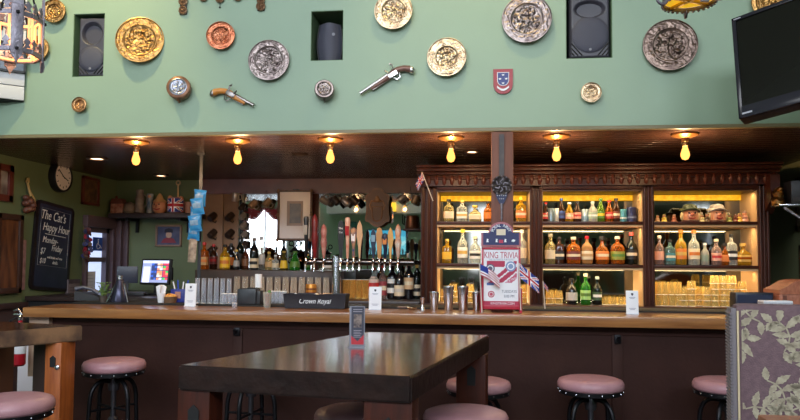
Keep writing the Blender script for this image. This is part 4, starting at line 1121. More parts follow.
for s in (-1, 1):
    g = G(); g.tube([(s*.035+.024*cos(t), 0, .262+.024*sin(t)) for t in [k*.42 for k in range(15)]], .006, 6, closed=True); g.tube([(s*.02, 0, .245), (0, 0, .215)], .006, 6); g.build('ring_handle', BLACKI, o)

# wines by the tall cabinet
GW = 'bottles beside the tall cabinet'
Y3, Z3 = 6.30, ZC
put(374, 11, 31, Y3, Z3, 'round', CLEAR, 'clear bottle printed with red flowers beside the dark wines', [lm(214, 190, 180), REDL], REDL, GW, band=(.1, .7))
put(383, 8, 34, Y3, Z3, 'round', ROSE, 'rosy bottle with red floral print and dark red neck', [lm(150, 60, 66), CREAML], REDL, GW, band=(.1, .5))
put(392.5, 10, 36, Y3, Z3, 'wine', BLKG, 'black wine bottle with a tall white label, first of the wines', [WHT, BLKL], BLKL, GW, band=(.16, .55))
put(399.5, 10, 33, Y3-.07, Z3, 'wine', BLKG, 'black wine bottle with a low wide cream label', [CREAML, lm(200, 190, 180)], BLKL, GW, band=(.10, .42))
put(409, 10, 38, Y3-.04, Z3, 'wine', BLKG, 'tallest black wine bottle with a tan label near the cabinet', [lm(206, 170, 130), CREAML], BLKL, GW, band=(.26, .56))
put(417, 8, 34, Y3, Z3, 'wine', DKGRN, 'dark wine bottle with cream label tucked against the cabinet', [CREAML, BLKL], GLD, GW, band=(.10, .42))
put(408, 7, 44, Y3+.26, Z3, 'round', PALEG, 'pale bottle with white label rising behind the tallest wine', [WHT, REDL], WHT, GW, band=(.6, .8))
put(381, 8, 40, Y3+.30, Z3, 'round', BROWNG, 'dark brown bottle behind the red flowered bottle', [BLKL], REDL, GW)

# ------------------------------------------------------------------ tall bottle cabinet
YK, YKB = 5.95, 6.33
X0, X1 = CL, on_y(769, 250, YK).x
ST = [on_y(421, 250, YK).x, on_y(437, 250, YK).x, on_y(530, 250, YK).x, on_y(542.5, 250, YK).x, on_y(643, 250, YK).x, on_y(654, 250, YK).x, on_y(758, 250, YK).x, X1]
zTop = on_y(650, 165.5, YK).z; zOp = on_y(600, 191, YK).z; zS1 = on_y(600, 221.5, YK).z; zS2 = on_y(600, 264.5, YK).z; zS3 = on_y(600, 306, YK).z
kb = empty('bottle_cabinet', ((X0+X1)/2, 0, 0), 'tall carved mahogany cabinet of lit bottle shelves behind the bar', 'cabinet')
ox = -(X0+X1)/2
def kbuild(g, nm, m): 
    o = g.build(nm, m, kb); o.location.x = ox; return o
g = G(); g.box(X0, X1, YK-.02, YB-.02, 0, zS3-.10); g.box(X0, X1, YK-.05, YK+.4, zS3-.10, zS3, .006); kbuild(g, 'base_cupboard', DWOOD)
for a, b in zip(ST[0::2], ST[1::2]):
    g = G(); g.box(a, b, YK-.02, YKB+.02, zS3, zOp+.05)
    for k in range(3):
        q = a+(b-a)*(k+.5)/3; g.tube([(q, YK-.022, zS3+.02), (q, YK-.022, zOp+.03)], (b-a)*.12, 8)
    kbuild(g, 'stile', DWOOD)
g = G(); g.box(X0, X1, YK, YKB+.6, zOp, zTop-.01); g.box(X0+.02, X1-.02, YK-.02, YK, zOp+.012, zOp+.085, .006); kbuild(g, 'frieze', DWOOD2)
g = G(); xa, xb = X0-.03, X1+.06
for y, z0, z1 in ((.06, zOp+.095, zOp+.125), (.09, zTop-.075, zTop-.05), (.13, zTop-.05, zTop-.02), (.16, zTop-.02, zTop)):
    g.box(xa-.0, xb, YK-y, YK+.3, z0, z1, .006)
kbuild(g, 'crown_molding', DWOOD2)
g = G(); n = 44
for k in range(n):
    q = xa+.03+(xb-xa-.06)*k/(n-1)
    g.lathe([(.001, -.045), (.016, -.03), (.019, .0), (.016, .03), (.001, .045)], 8, Matrix.Translation((q, YK-.05, zTop-.115)))
kbuild(g, 'carved_tongue_molding', mat('carved_tongues', (92, 44, 30), .35))
g = G(); g.box(xa, xb, YK-.05, YK+.05, zTop-.165, zTop-.075); kbuild(g, 'molding_bed', DWOOD2)
for q in (xb-.03,):
    g = G(); g.prism([(0, 0), (.16, .10), (.16, .30), (.0, .30), (.02, .15)], .07, Matrix.Translation((q+.0, YK, zTop-.40)) @ Matrix.Rotation(-pi/2, 4, 'Z') @ Rm); kbuild(g, 'scroll_corbel', DWOOD2)
CELLS = [(ST[1], ST[2]), (ST[3], ST[4]), (ST[5], ST[6])]
for a, b in CELLS:
    for z, zt in ((zS1, .045), (zS2, .045)):
        g = G(); g.box(a, b, YK-.005, YKB, z-zt*.55, z, .003); kbuild(g, 'shelf', DWOOD)
        g = G(); g.box(a, b, YK+.012, YKB, z-zt, z-zt*.55); kbuild(g, 'shelf_underside', mat('lamplit_tan', (206, 166, 120), .45))  # paler than the shelves, lamp light put into this tan
    g = G(); g.box(a, b, YKB, YKB+.01, zS3, zOp); kbuild(g, 'mirror_back', MIRRORC)
    for q in (a, b):
        g = G(); s = .004 if q == a else -.004; g.box(q, q+s, YK+.005, YKB, zS3, zOp); kbuild(g, 'side_lining', mat('lamplit_tan', (206, 166, 120), .45))
    # strip lamps: one under the head, one under each shelf edge, one along the bottom
    g = G(); g.box(a+.01, b-.01, YKB-.05, YKB-.03, zOp-.05, zOp-.004); kbuild(g, 'led_strip', LED)
    W = b-a
    for z, e in ((zOp-.012, 1.9), (zS1-.05, 1.9), (zS2-.05, 1.4)):
        lamp('shelf_light', 'AREA', ((a+b)/2, YK+.07, z), e*W/.8, (1, .76, .40), W*.94, .03, ((a+b)/2, YK+.22, z-1))
    lamp('shelf_base_light', 'AREA', ((a+b)/2, YKB-.03, zS3+.008), 2.6*W/.8, (1, .86, .52), W*.94, .03, ((a+b)/2, YKB-.10, zS3+1))

YS = YK+.16
def row(cell, z, items, grp, Y=YS):
    for it in items:
        put(it[0], it[1], it[2], it[8] if len(it) > 8 and it[8] else Y, z, it[3], it[4], it[7], it[5], it[6], grp)
row(0, zS1, [
    (448.5, 11, 23, 'square', PALEG, [CREAML], lm(40, 40, 40), 'square clear bottle with cream label, first on the top shelf by the mirror'),
    (462, 11, 22, 'square', CLEAR, [WHT, GLD], GLD, 'square clear bottle with gold cap, second on the top shelf by the mirror'),
    (475, 13, 17, 'decanter', PALEG, [CREAML], GLD, 'squat glowing decanter bottle on the top shelf beside the wooden post'),
    (488, 9, 21, 'round', AMBER, [ORG], BLKL, 'amber bottle half behind the wooden post on the top shelf'),
    (521, 11, 25, 'square', GOLDL, [ORG, CREAML], YEL, 'golden bottle with orange label just past the wooden post')], 'bottles on the top shelf by the post')
row(0, zS2, [
    (447, 10, 24, 'square', GOLDL, [YEL], GLD, 'yellow glowing bottle on the middle shelf at the mirror end'),
    (462.5, 10, 34, 'round', CLEAR, [WHT, GLD], YEL, 'clear bottle with bright yellow neck on the middle shelf'),
    (475, 11, 27, 'round', CLEAR, [WHT, BLKL], CREAML, 'clear bottle with white label on the middle shelf by the sign'),
    (522, 10, 34, 'round', FROST, [CREAML], WHT, 'tall frosted bottle on the middle shelf past the sign'),
    ], 'bottles on the middle shelf by the post')
GB = 'beers and cans on the top shelf'
row(1, zS1, [
    (546, 6, 20, 'beer', BROWNG, [REDL, CREAML], REDL, 'brown beer with red label pressed against the cabinet stile'),
    (551, 8, 14, 'can', mat('can_slate', (110, 128, 140), .3, .6), None, None, 'slate blue can, first can on the beer shelf'),
    (557, 6, 14, 'can', mat('can_pale', (206, 206, 196), .3, .4), None, None, 'pale can between the slate can and the blue labelled beer'),
    (561.5, 7, 24, 'beer', BROWNG, [BLUL, NVL], BLUL, 'beer bottle with a dark blue label'),
    (569.5, 8, 20, 'beer', GOLDL, [PINK, CREAML], WHT, 'clear golden beer bottle with a pink label'),
    (577.5, 8, 21, 'beer', BROWNG, [PINK, REDL], BLKL, 'brown beer bottle with a salmon pink label'),
    (585, 7, 13, 'can', mat('can_silver', (150, 166, 176), .3, .6), [lm(120, 150, 170)], None, 'silver blue can between salmon labelled beer and wide clear bottle'),
    (593, 10, 21, 'round', FROST, [lm(150, 170, 150), WHT], lm(180, 190, 180), 'wide pale frosted bottle in the middle of the beer shelf'),
    (601, 8, 24, 'beer', LIME, [GRNL, YEL], GRNL, 'lime green beer bottle'),
    (609.5, 8, 22, 'beer', AMBER, [REDL, PINK], REDL, 'amber beer bottle with red label beside the lime green one'),
    (616.5, 8, 24, 'beer', BROWNG, [lm(120, 60, 40), CREAML], BLKL, 'brown beer bottle with round cream label emblem'),
    (623.5, 8, 13, 'can', mat('can_teal', (70, 132, 150), .3, .5), [TEALL, WHT], None, 'teal can beside the round emblem beer'),
    (632, 10, 15, 'can', mat('can_navy', (40, 46, 84), .3, .5), [NVL, lm(110, 120, 150)], None, 'wide navy can at the stile end of the beer shelf')], GB)
GM = 'whiskeys on the middle shelf'
row(1, zS2, [
    (550.5, 11, 30, 'round', PALEG, [CREAML], lm(150, 140, 120), 'pale clear bottle, first of the whiskey shelf'),
    (559.5, 10, 27, 'square', BROWNG, [BLKL, CREAML], BLKL, 'dark square whiskey bottle with a black label'),
    (573.5, 15, 27, 'flask', AMBER, [lm(110, 40, 36), CREAML], lm(210, 200, 180), 'wide flask of amber whiskey with a dark red label'),
    (587, 12, 28, 'flask', glass('rye_glass', (226, 168, 104), .5, (244, 196, 130)), [CREAML, TANL], RED, 'flask of pale whiskey with dripping red wax neck'),
    (602, 13, 28, 'decanter', AMBER, [ORG, CREAML], BLKL, 'square shouldered amber whiskey with an orange label'),
    (617.5, 14, 28, 'flask', AMBER, [lm(150, 150, 60), GRNL], lm(220, 210, 190), 'wide amber whiskey with a green label'),
    (631.5, 11, 32, 'round', DKGRN, [BLKL, CREAML], lm(220, 90, 80), 'tall dark green whiskey with a pale red top by the stile')], GM)
GL_ = 'gins on the lowest shelf'
row(1, zS3, [
    (571.5, 11, 26, 'round', BLKG, [lm(200, 196, 190)], BLKL, 'black apothecary bottle with pale diamond label on the lowest shelf'),
    (585.5, 10, 31, 'round', GRN, [lm(170, 210, 130), GRNL], lm(214, 200, 180), 'bright green gin bottle on the lowest shelf'),
    (597, 9, 28, 'round', DKGRN, [lm(60, 84, 60), WHT], lm(190, 200, 190), 'dark green gin bottle beside the bright green one')], GL_, YK+.14)
GR = 'spirits on the middle shelf of the end bay'
row(2, zS2, [
    (659.5, 9, 29, 'round', ROSE, [PINK], lm(220, 210, 200), 'pinkish clear bottle at the stile end of the end bay'),
    (670, 10, 25, 'square', TEALG, [TEALL, CREAML], BLKL, 'teal tinted square bottle with black stopper'),
    (681, 11, 35, 'round', GOLDL, [ORG, GLD], ORG, 'tall golden orange bottle in the end bay'),
    (694, 11, 35, 'round', CLEAR, [CREAML, ORG], ORG, 'clear bottle with orange neck beside the tall golden one'),
    (705, 8, 22, 'round', FROST, [lm(130, 144, 130)], WHT, 'short grey green bottle in the end bay'),
    (716.5, 10, 26, 'round', ROSE, [lm(214, 160, 140), REDL], CREAML, 'rosy bottle with salmon label in the middle of the end bay'),
    (725, 9, 22, 'decanter', AMBER, [ORG], BLKL, 'low amber bottle with a black stopper'),
    (731.5, 10, 31, 'square', CLEAR, [BLKL, WHT], BLKL, 'clear bottle with a slanting black label beside the round decanter'),
    (743, 14, 22, 'decanter', GOLDL, [GLD, AMBER], GLD, 'wide round golden decanter at the end of the shelf')], GR)

# toby jugs and little figurines on the top shelf of the end bay
def toby(px, wpx, label, hatc):
    c = on_y(px, 215, YS); s = wpx*mpp(px, YS)
    o = empty('toby_jug', (c.x, YS, zS1+.003), label, 'jug', group='face jugs on the top shelf')
    g = G(); g.lathe([(.30*s, 0), (.40*s, .06*s), (.44*s, .3*s), (.40*s, .58*s), (.33*s, .68*s)], 22); g.build('face', skin, o)
    g = G(); g.lathe([(.52*s, .60*s), (.54*s, .66*s), (.38*s, .74*s), (.34*s, .88*s), (.18*s, .96*s), (0.0005, .97*s)], 22, relief=lambda r, a: .05*s*sin(3*a)*(r/(.54*s))**2); g.build('hat', hatc, o)
    g = G(); g.ball((0, -.45*s, .38*s), .09*s, 2, (1, 1, 1.1)); g.build('nose', mat('toby_nose', (214, 120, 90), .35), o)
    for q in (-1, 1):
        g = G(); g.ball((q*.16*s, -.40*s, .48*s), .045*s, 1); g.build('eye', BLACKM, o)
        g = G(); g.ball((q*.40*s, -.06*s, .32*s), .16*s, 2, (.8, 1, 1.6)); g.build('hair', mat('toby_hair', (206, 180, 130), .5), o)
    g = G(); g.tube([(-.16*s, -.40*s, .22*s), (0, -.45*s, .17*s), (.16*s, -.40*s, .22*s)], .03*s, 6); g.build('mouth', REDC, o)
    g = G(); g.lathe([(.44*s, 0), (.46*s, .05*s), (.40*s, .12*s)], 20, cap=False); g.build('collar', mat('toby_coat', (90, 50, 44), .4), o)
    g = G(); g.tube([(.38*s, .05*s, .5*s), (.62*s, .05*s, .5*s), (.64*s, .05*s, .25*s), (.40*s, .05*s, .12*s)], .05*s, 6); g.build('handle', mat('toby_handle', (206, 190, 170), .35), o)
toby(690, 19, 'face jug with a dark green brimmed hat on the top shelf of the end bay', mat('toby_green', (56, 62, 44), .4))
toby(717, 19, 'face jug with pale grey hat and white hair beside the green hatted one', mat('toby_grey', (150, 140, 134), .4))
FG = 'little figurines on the top shelf'
figs = [(657.5, 7, 'tiny tan figurine at the stile end of the jug shelf bay', (190, 150, 110)), (664, 8, 'tiny yellow figurine second on the jug shelf bay', (226, 190, 80)), (674, 8, 'tiny reddish figurine just before the green hatted face jug', (170, 100, 74)),
        (702, 8, 'tiny pale figurine between the two face jugs', (226, 206, 150)), (707, 9, 'tiny brown figurine close before the grey hatted face jug', (110, 84, 60)), (729.5, 8, 'tiny green yellow figurine past the grey hatted face jug', (180, 180, 90)),
        (735.5, 8, 'tiny dark red figurine between green yellow and gold ones', (130, 64, 50)), (739.5, 9, 'tiny gold figurine near the lit cabinet side', (214, 170, 70)), (744.5, 11, 'tiny pink figurine, last one by the lit cabinet side', (206, 150, 130))]
for px, h, lb, c3 in figs:
    c = on_y(px, 215, YS-.02); s = h*mpp(px, YS)
    o = empty('figurine', (c.x, YS-.02, zS1+.003), lb, 'figurine', (0, 0, random.uniform(-.5, .5)), FG)
    g = G(); g.lathe([(.36*s, 0), (.38*s, .08*s), (.26*s, .3*s), (.30*s, .5*s), (.12*s, .64*s)], 12); g.build('body', mat('fig_%d' % px, c3, .35), o)
    g = G(); g.ball((0, 0, .78*s), .2*s, 2); g.build('head', skin, o)
    g = G(); g.lathe([(.24*s, .86*s), (.22*s, .9*s), (.14*s, 1.0*s), (0.0005, 1.02*s)], 12); g.build('hat', mat('fig_hat_%d' % px, tuple(int(v*.6) for v in c3), .4), o)

# ------------------------------------------------------------------ glasses
def tumbler(name, r0, r1, h, label, cat='glass', grp=None, m=None, t=.003):
    o = empty(name, (0, 0, 0), label, cat, group=grp)
    g = G(); g.lathe([(r0, 0), (r1, h), (r1-t, h), (r0-t, .012), (0.0005, .012)], 18); g.build('bowl', m or CLEAR, o)
    g = G(); g.tube([(r1*cos(2*pi*k/18), r1*sin(2*pi*k/18), h) for k in range(18)], .0022, 5, closed=True); g.build('rim', mat('glass_rim', (236, 236, 232), .1), o)
    return o
def clones(proto, pts, flip=False):
    first = True
    for p in pts:
        o = proto if first else copy_tree(proto); first = False
        o.location = p
        if flip: o.rotation_euler = (pi, 0, 0)
ROCK = glass('rocks_glass', (250, 226, 150), .80, (252, 242, 206), .04, 1.0)  # shelf backlight put into the glass as a golden tint
pr = tumbler('rocks_glass', .030, .038, .066, 'rocks glass stacked upside down with others on the lowest lit shelf', grp='stacked rocks glasses on the lowest shelf', m=ROCK)
pts = []
d = YS/FPX; pz = .047
for px, n, yy in ((682.5, 3, .12), (691.5, 4, .12), (699, 3, .2), (707, 3, .12), (714.5, 5, .12), (723.5, 5, .15), (732, 5, .12), (737.5, 3, .22), (742, 4, .12), (735.5, 1, .24)):
    c = on_y(px, 290, YK+yy)
    for k in range(n): pts.append((c.x, YK+yy, zS3+.069+pz*k))
for px, n in ((445, 2), (453, 3), (459, 2), (470, 3), (522, 3)):
    c = on_y(px, 290, YK+.2)
    for k in range(n): pts.append((c.x, YK+.2, zS3+.069+pz*k))
for px, n in ((550, 2), (558.5, 2), (606, 1), (613.5, 1), (621, 1), (628, 1), (632, 1)):
    c = on_y(px, 290, YK+.18)
    for k in range(n): pts.append((c.x, YK+.18, zS3+.069+pz*k))
clones(pr, pts, True)
pr = tumbler('highball_glass', .026, .031, .105, 'tall highball glass stacked in pairs on the lowest shelf beside the rocks glasses', grp='highball glasses on the lowest shelf', m=ROCK)
pts = []
for px in (658.5, 665, 671.5, 678):
    c = on_y(px, 290, YK+.13)
    for k in range(2): pts.append((c.x, YK+.13, zS3+.108+.092*k))
clones(pr, pts, True)
# glasses on the bar by the corner
BARG = glass('bar_glass', (236, 238, 246), .86, (244, 246, 250), .03, 1.0)
pr = tumbler('pint_glass', .0165, .0205, .185, 'slim pint glass standing upside down in the row beside the white sign holder', grp='pint glasses at the crisp bag end', m=BARG)
clones(pr, [(on_y(px, 290, 5.06).x, 5.06, ZC+.014+.185) for px in (197.5, 203.8, 210.1, 216.4, 222.7, 229)], True)
pr = tumbler('shot_glass', .018, .022, .075, 'small shot glass in front of the pint glasses by the black napkin box', grp='shot glasses on the bar', m=BARG)
clones(pr, [(on_y(px, 300, 4.98).x, 4.98, ZC+.014) for px in (224.5, 230.5, 234.5)])
c = on_y(238.5, 305, 4.9); pr2 = copy_tree(pr); pr2.location = (c.x, 4.82, ZC); pr2['label'] = 'single tiny glass standing on the oak in front of the napkin box'; pr2.scale = (.9, .9, .42)
pr = tumbler('highball_glass', .026, .034, .19, 'tall upturned glass in the long row below the bottle step', grp='tall glasses below the bottle step', m=glass('row_glass', (252, 246, 236), .88, (252, 246, 238), .03, 1.0))
pts = [(on_y(237+8.1*k, 290, 6.20).x, 6.20, ZC+.19) for k in range(12)]
clones(pr, pts, True)
pr = tumbler('wine_tumbler', .028, .036, .17, 'gold lit tumbler standing below the beer taps by the tap column', grp='tumblers under the beer taps', m=glass('gold_lit_row_glass', (250, 206, 120), .8, (250, 226, 170), .03, 1.0))  # golden glow from behind put into the glass colour
clones(pr, [(on_y(px, 290, 6.28).x, 6.28, ZC) for px in (346, 352.5, 359, 365.5)])
# row of short glasses at the front of the ice well
pr = tumbler('short_glass', .027, .031, .09, 'short clear glass by the ice well behind the red cocktail', grp='short glasses behind the cocktail', m=BARG)
clones(pr, [(on_y(px, 300, 5.16).x, 5.16, ZC+.014) for px in (273.5, 278.5, 283)])

# ------------------------------------------------------------------ till corner
Yp = 6.45
c = on_y(154.5, 297, Yp)
o = empty('till_monitor', (c.x, Yp, ZC), 'till touch screen with coloured buttons on the back counter under the portrait', 'screen', (0, 0, -.12))
W, H = 34*Yp/FPX/2*1.0, 27*Yp/FPX/2
zc_ = on_y(155, 271.5, Yp).z-ZC
Mt = Matrix.Translation((0, 0, zc_)) @ Matrix.Rotation(-.16, 4, 'X')
g = G(); g.box(-W, W, 0, .04, -H, H, .006, Mt); g.build('housing', BLACK, o)
def posf(u, v):
    if v > .86: return 0
    if u < .30: return 1 if (v > .72 or u < .04) else 2
    if u < .34: return 1
    if v < .12: return 1
    i, j = int((u-.34)/.66*6), int((v-.12)/.74*7)
    if ((u-.34)/.66*6) % 1 < .12 or ((v-.12)/.74*7) % 1 < .14: return 3
    if i < 2: return [3, 4, 3, 4, 3, 3, 4][(i*3+j) % 7]
    if i < 4: return [5, 6, 6, 2][(i+j) % 4]
    return [7, 7, 6, 8, 7][(i*2+j) % 5]
def em(n, c3, s=1.0): return mat(n, c3, .3, emit=(c3, s))
PM = [em('px_pale', (196, 206, 236)), em('px_grey', (140, 150, 190)), em('px_white', (214, 220, 240)), em('px_dark', (52, 62, 110)), em('px_blue', (60, 96, 190)), em('px_peach', (230, 180, 150)), em('px_orange', (226, 140, 100)), em('px_red', (206, 62, 84)), em('px_green', (70, 180, 90))]
g = G(); g.grid(40, 32, lambda u, v: Mt @ Vector(((u-.5)*2*W*.9, -.0015, (v-.5)*2*H*.86)), posf); g.build('screen', PM, o, smooth=False)
g = G(); g.box(-.09, .09, -.06, .09, 0, .018, .005); g.box(-.03, .03, .03, .06, .01, zc_-.02); g.build('stand', BLACK, o)
g = G(); g.box(W, W+.02, .0, .035, zc_-.08, zc_+.04, .003); g.build('card_reader', BLACK, o)
c = on_y(134, 290, 6.3)
o = empty('keyboard', (c.x, 6.28, ZC), 'dark keyboard lying on the back counter before the till screen', 'keyboard')
g = G(); g.box(-.13, .13, -.05, .05, .0, .03, .006); g.build('case', BLACK, o)
g = G()
for i in range(10):
    for j in range(3): g.box(-.118+.024*i, -.098+.024*i, -.04+.028*j, -.018+.028*j, .03, .036)
g.build('key_buttons', mat('key_grey', (84, 84, 96), .5), o)
c = on_y(127, 283, 6.75)
o = empty('tablet_display', (c.x, 6.75, ZC), 'dark small display turned away beside the till screen', 'screen', (0, 0, .35))
g = G(); g.box(-.10, .10, 0, .03, .10, .27, .006); g.build('housing', mat('dark_display', (46, 50, 70), .35), o)
g = G(); g.box(-.06, .06, -.03, .08, 0, .015, .004); g.box(-.015, .015, .0, .02, .01, .12); g.build('stand', BLACK, o)
# pot plant
c = on_y(104.5, 304, 5.0)
o = empty('potted_herb', (c.x, 4.98, ZC+.012), 'small potted green herb on the bar end before the window', 'plant')
g = G(); g.lathe([(.022, 0), (.030, .05), (.027, .05), (.02, .04), (0, .04)], 14); g.build('pot', mat('herb_pot', (70, 66, 62), .5), o)
g = G()
for k in range(46):
    a = random.uniform(0, 2*pi); r = random.uniform(.005, .05); h = random.uniform(.06, .15)
    p = Vector((r*cos(a), r*sin(a), h)); q = Vector((r*.3*cos(a), r*.3*sin(a), .045))
    g.tube([q, (q+p)/2+Vector((0, 0, .012)), p], [.0012, .0012, .0008], 4)
    g.ball(p, .008, 1, (1.2, 1, .5))
g.build('foliage', mat('herb_leaf', (110, 140, 74), .6, var=((70, 100, 50), 30)), o)
# steel cone (funnel shaped strainer tower)
c = on_y(119.5, 303, 5.05)
o = empty('steel_cone', (c.x, 5.05, ZC+.012), 'dark cone with steel edges and loop top on the bar beside the herb', 'bar tool')
h = 27*5.05/FPX
g = G(); g.lathe([(.07, 0), (.072, .008), (.028, h*.85), (.024, h*.88), (0.0005, h*.88)], 24); g.build('cone', mat('cone_dark', (60, 60, 78), .25, .7), o)
g = G(); g.tube([(-.088, -.02, 0), (-.045, -.01, h*.5), (-.018, 0, h*.86)], .007, 6); g.tube([(.075, -.02, 0), (.045, -.01, h*.5), (.018, 0, h*.86)], .007, 6); g.build('side_rod', STEEL, o)
g = G(); g.lathe([(.018, h*.86), (.018, h*1.0), (.024, h*1.0), (.024, h*1.03), (0.0005, h*1.03)], 16); g.build('neck', STEEL, o)
# napkin cup, bread basket, blue caddy
c = on_y(161, 300, 5.06)
o = empty('napkin_cup', (c.x, 5.06, ZC+.012), 'white paper cup of crumpled napkins below the till screen', 'cup')
g = G(); g.lathe([(.022, 0), (.032, .07), (.030, .07), (.02, .006), (0, .006)], 16); g.build('cup', PAPER, o)
for k in range(4):
    g = G(); a = k*1.6; g.prism([(-.02, 0), (.02, 0), (.028, .07), (0, .085), (-.024, .06)], .003, Matrix.Translation((.01*cos(a), .01*sin(a), .05)) @ Matrix.Rotation(a, 4, 'Z') @ Matrix.Rotation(pi/2-.12, 4, 'X')); g.build('napkin', PAPER, o)
c = on_y(170, 300, 5.10)
o = empty('snack_basket', (c.x, 5.10, ZC+.012), 'wicker basket of golden snacks between napkin cup and blue caddy', 'basket')
g = G(); g.lathe([(.045, 0), (.055, .045), (.050, .045), (.04, .008), (0, .008)], 22); g.build('basket', mat('wicker', (120, 86, 58), .6, bump=(160, .6)), o)
g = G(); g.lathe([(.050, .04), (.045, .052), (.02, .062), (0.0005, .064)], 18, cap=False, relief=lambda r, a: .004*sin(7*a)); g.build('snack_filling', mat('golden_snack', (214, 160, 84), .6, var=((176, 116, 56), 60)), o)
c = on_y(180, 300, 5.16)
o = empty('blue_caddy', (c.x, 5.16, ZC+.012), 'blue straw and napkin caddy between the snack basket and the white sign', 'caddy')
g = G(); g.box(-.06, .06, -.04, .04, 0, .10, .005); g.build('box', mat('caddy_blue', (36, 46, 130), .4), o)
g = G(); g.box(-.022, .022, -.043, -.04, .03, .08); g.build('sticker', mat('caddy_sticker', (170, 120, 104), .5), o)
for k, x in enumerate((-.04, -.015, .02, .045)):
    g = G(); g.tube([(x, 0, .09), (x+.012*(k-1.5), .0, .155+.012*(k % 2))], .005, 6); g.build('straw', mat('straw_blue', (50, 80, 190), .4) if k % 2 else PAPER, o)
for x, px in ((0, 92),):
    c = on_y(92, 303, 5.3)
    o = empty('desk_telephone', (c.x, 5.25, ZC-.0), 'dark telephone lying at the window end of the bar', 'telephone', (0, 0, .3))
    g = G(); g.prism([(-.09, 0), (.09, 0), (.09, .03), (-.06, .07), (-.09, .07)], .13, Matrix.Translation((0, .065, .012)) @ Rm); g.build('base', BLACK, o)
    g = G(); g.tube([(-.09, -.03, .10), (-.03, -.04, .115), (.03, -.04, .10), (.08, -.03, .065)], [.02, .013, .013, .02], 10); g.build('handset', mat('phone_grey', (74, 76, 90), .35), o)

# white sign holders on the bar
def sign_holder(px, py0, py1, wpx, Y, label, ledge=ZC):
    c = on_y(px, py1, Y); h = (py1-py0)*mpp(px, Y); W = wpx*mpp(px, Y)/2
    o = empty('sign_holder', (c.x, Y, ledge), label, 'sign', group='white sign holders on the bar')
    M = Matrix.Rotation(-.07, 4, 'X')
    g = G(); g.box(-W, W, -.003, .003, 0, h, .001, M); g.build('card', PAPER, o)
    g = G(); g.box(-W*1.02, W*1.02, -.012, .045, 0, .006, .002); g.build('acrylic_foot', mat('acrylic', (226, 230, 240), .1), o)
    g = G(); g.prism([(-.007, .008), (.007, .008), (.007, -.002), (0, -.010), (-.007, -.002)], .001, M @ Matrix.Translation((0, -.0035, h*.84)) @ Rm); g.build('crest_mark', mat('ink_dark', (40, 36, 60), .5), o)
    g = G()
    for q, ww in ((.70, .5), (.66, .36), (.24, .55), (.19, .4)): g.box(-W*ww, W*ww, -.0045, -.003, h*q, h*q+.003, 0, M)
    g.build('lettering', mat('ink_grey', (150, 150, 170), .5), o)
sign_holder(190, 285.5, 308.5, 11.5, 4.84, 'white sign card in an acrylic foot beside the upturned pint glasses')
sign_holder(375, 288.5, 311.5, 12.5, 4.80, 'white sign card on the bar in front of the dark wine bottles')
sign_holder(632.5, 292.5, 316, 12, 4.76, 'white sign card on the bar below the gin bottles shelf')
# napkin dispenser and roll
c = on_y(250.5, 305, 5.02)
o = empty('napkin_box', (c.x, 5.02, ZC+.012), 'black napkin box with a white paper roll standing on it', 'napkin holder')
g = G(); g.box(-.085, .055, -.05, .06, 0, .115, .008); g.build('box', mat('box_black', (34, 38, 44), .35), o)
g = G(); g.box(.055, .085, -.04, .05, 0, .10, .006); g.build('lid', BLACK, o)
g = G(); g.box(-.02, .04, -.03, .03, .115, .122); g.build('slot', BLACKM, o)
c = on_y(258.3, 290, 5.10)
o = empty('paper_roll', (c.x, 5.10, ZC+.012+.0), 'white till paper roll upright behind the black napkin box', 'paper roll')
g = G(); g.lathe([(.008, .12), (.026, .12), (.026, .22), (.008, .22)], 20); g.build('paper', PAPER, o)
g = G(); g.lathe([(.008, 0), (.008, .225), (.0005, .226)], 10); g.build('spindle', BLACK, o)
# red cocktail
c = on_y(267.5, 306, 4.88)
o = empty('cocktail', (c.x, 4.87, ZC), 'glass of orange red tomato cocktail on the bar by the black drip tray', 'drink')
h = 16*4.9/FPX
g = G(); g.lathe([(.024, 0), (.031, h), (.029, h), (.022, .01), (0.0005, .01)], 18); g.build('glass', CLEAR, o)
g = G(); g.lathe([(.021, .011), (.0275, h*.85), (0.0005, h*.85)], 18); g.build('drink', mat('tomato', (206, 84, 44), .3, var=((160, 44, 30), 40)), o)
g = G(); g.ball((.018, -.01, h), .012, 2); g.build('olive', mat('olive_green', (90, 140, 60), .4), o)
# branded bar caddy
a, b = on_y(285.5, 306, 4.86), on_y(347.5, 306, 4.86)
o = empty('bar_caddy', ((a.x+b.x)/2, 4.86, ZC+.003), 'black bar top caddy with white script lettering full of supplies', 'bar caddy', (0, 0, .02))
W = (b.x-a.x)/2; h = 14.5*4.86/FPX
g = G()
vs = [(-W*.95, -.055, 0), (W*.95, -.055, 0), (W*.95, .08, 0), (-W*.95, .08, 0)]
vt = [(-W, -.07, h), (W, -.07, h), (W, .09, h), (-W, .09, h)]
A_ = [g.bm.verts.new(p) for p in vs]; B_ = [g.bm.verts.new(p) for p in vt]; C_ = [g.bm.verts.new((x*.96, y*.9+.001, z)) for x, y, z in vt]; D_ = [g.bm.verts.new((x*.95, y*.88, h*.55)) for x, y, z in vt]
g.bm.faces.new(A_)
for P, Q in ((A_, B_), (B_, C_), (C_, D_)):
    for k in range(4): g.bm.faces.new((P[k], P[(k+1) % 4], Q[(k+1) % 4], Q[k]))
g.bm.faces.new(D_)
g.build('tray', mat('caddy_black', (24, 24, 34), .35), o, smooth=False)
text('Crown Royal', .052, PAPER, o, (0.0, -.0655, h*.50), (pi/2-.12, 0, 0), 'script_lettering', shear=.35, xscale=.80)
g = G()
for k in range(26): g.ball((random.uniform(-W*.85, W*.85), random.uniform(-.04, .06), h*.62+random.uniform(0, .03)), .013, 1)
g.build('ice_cubes', mat('ice', (200, 206, 216), .12), o)['kind'] = 'stuff'
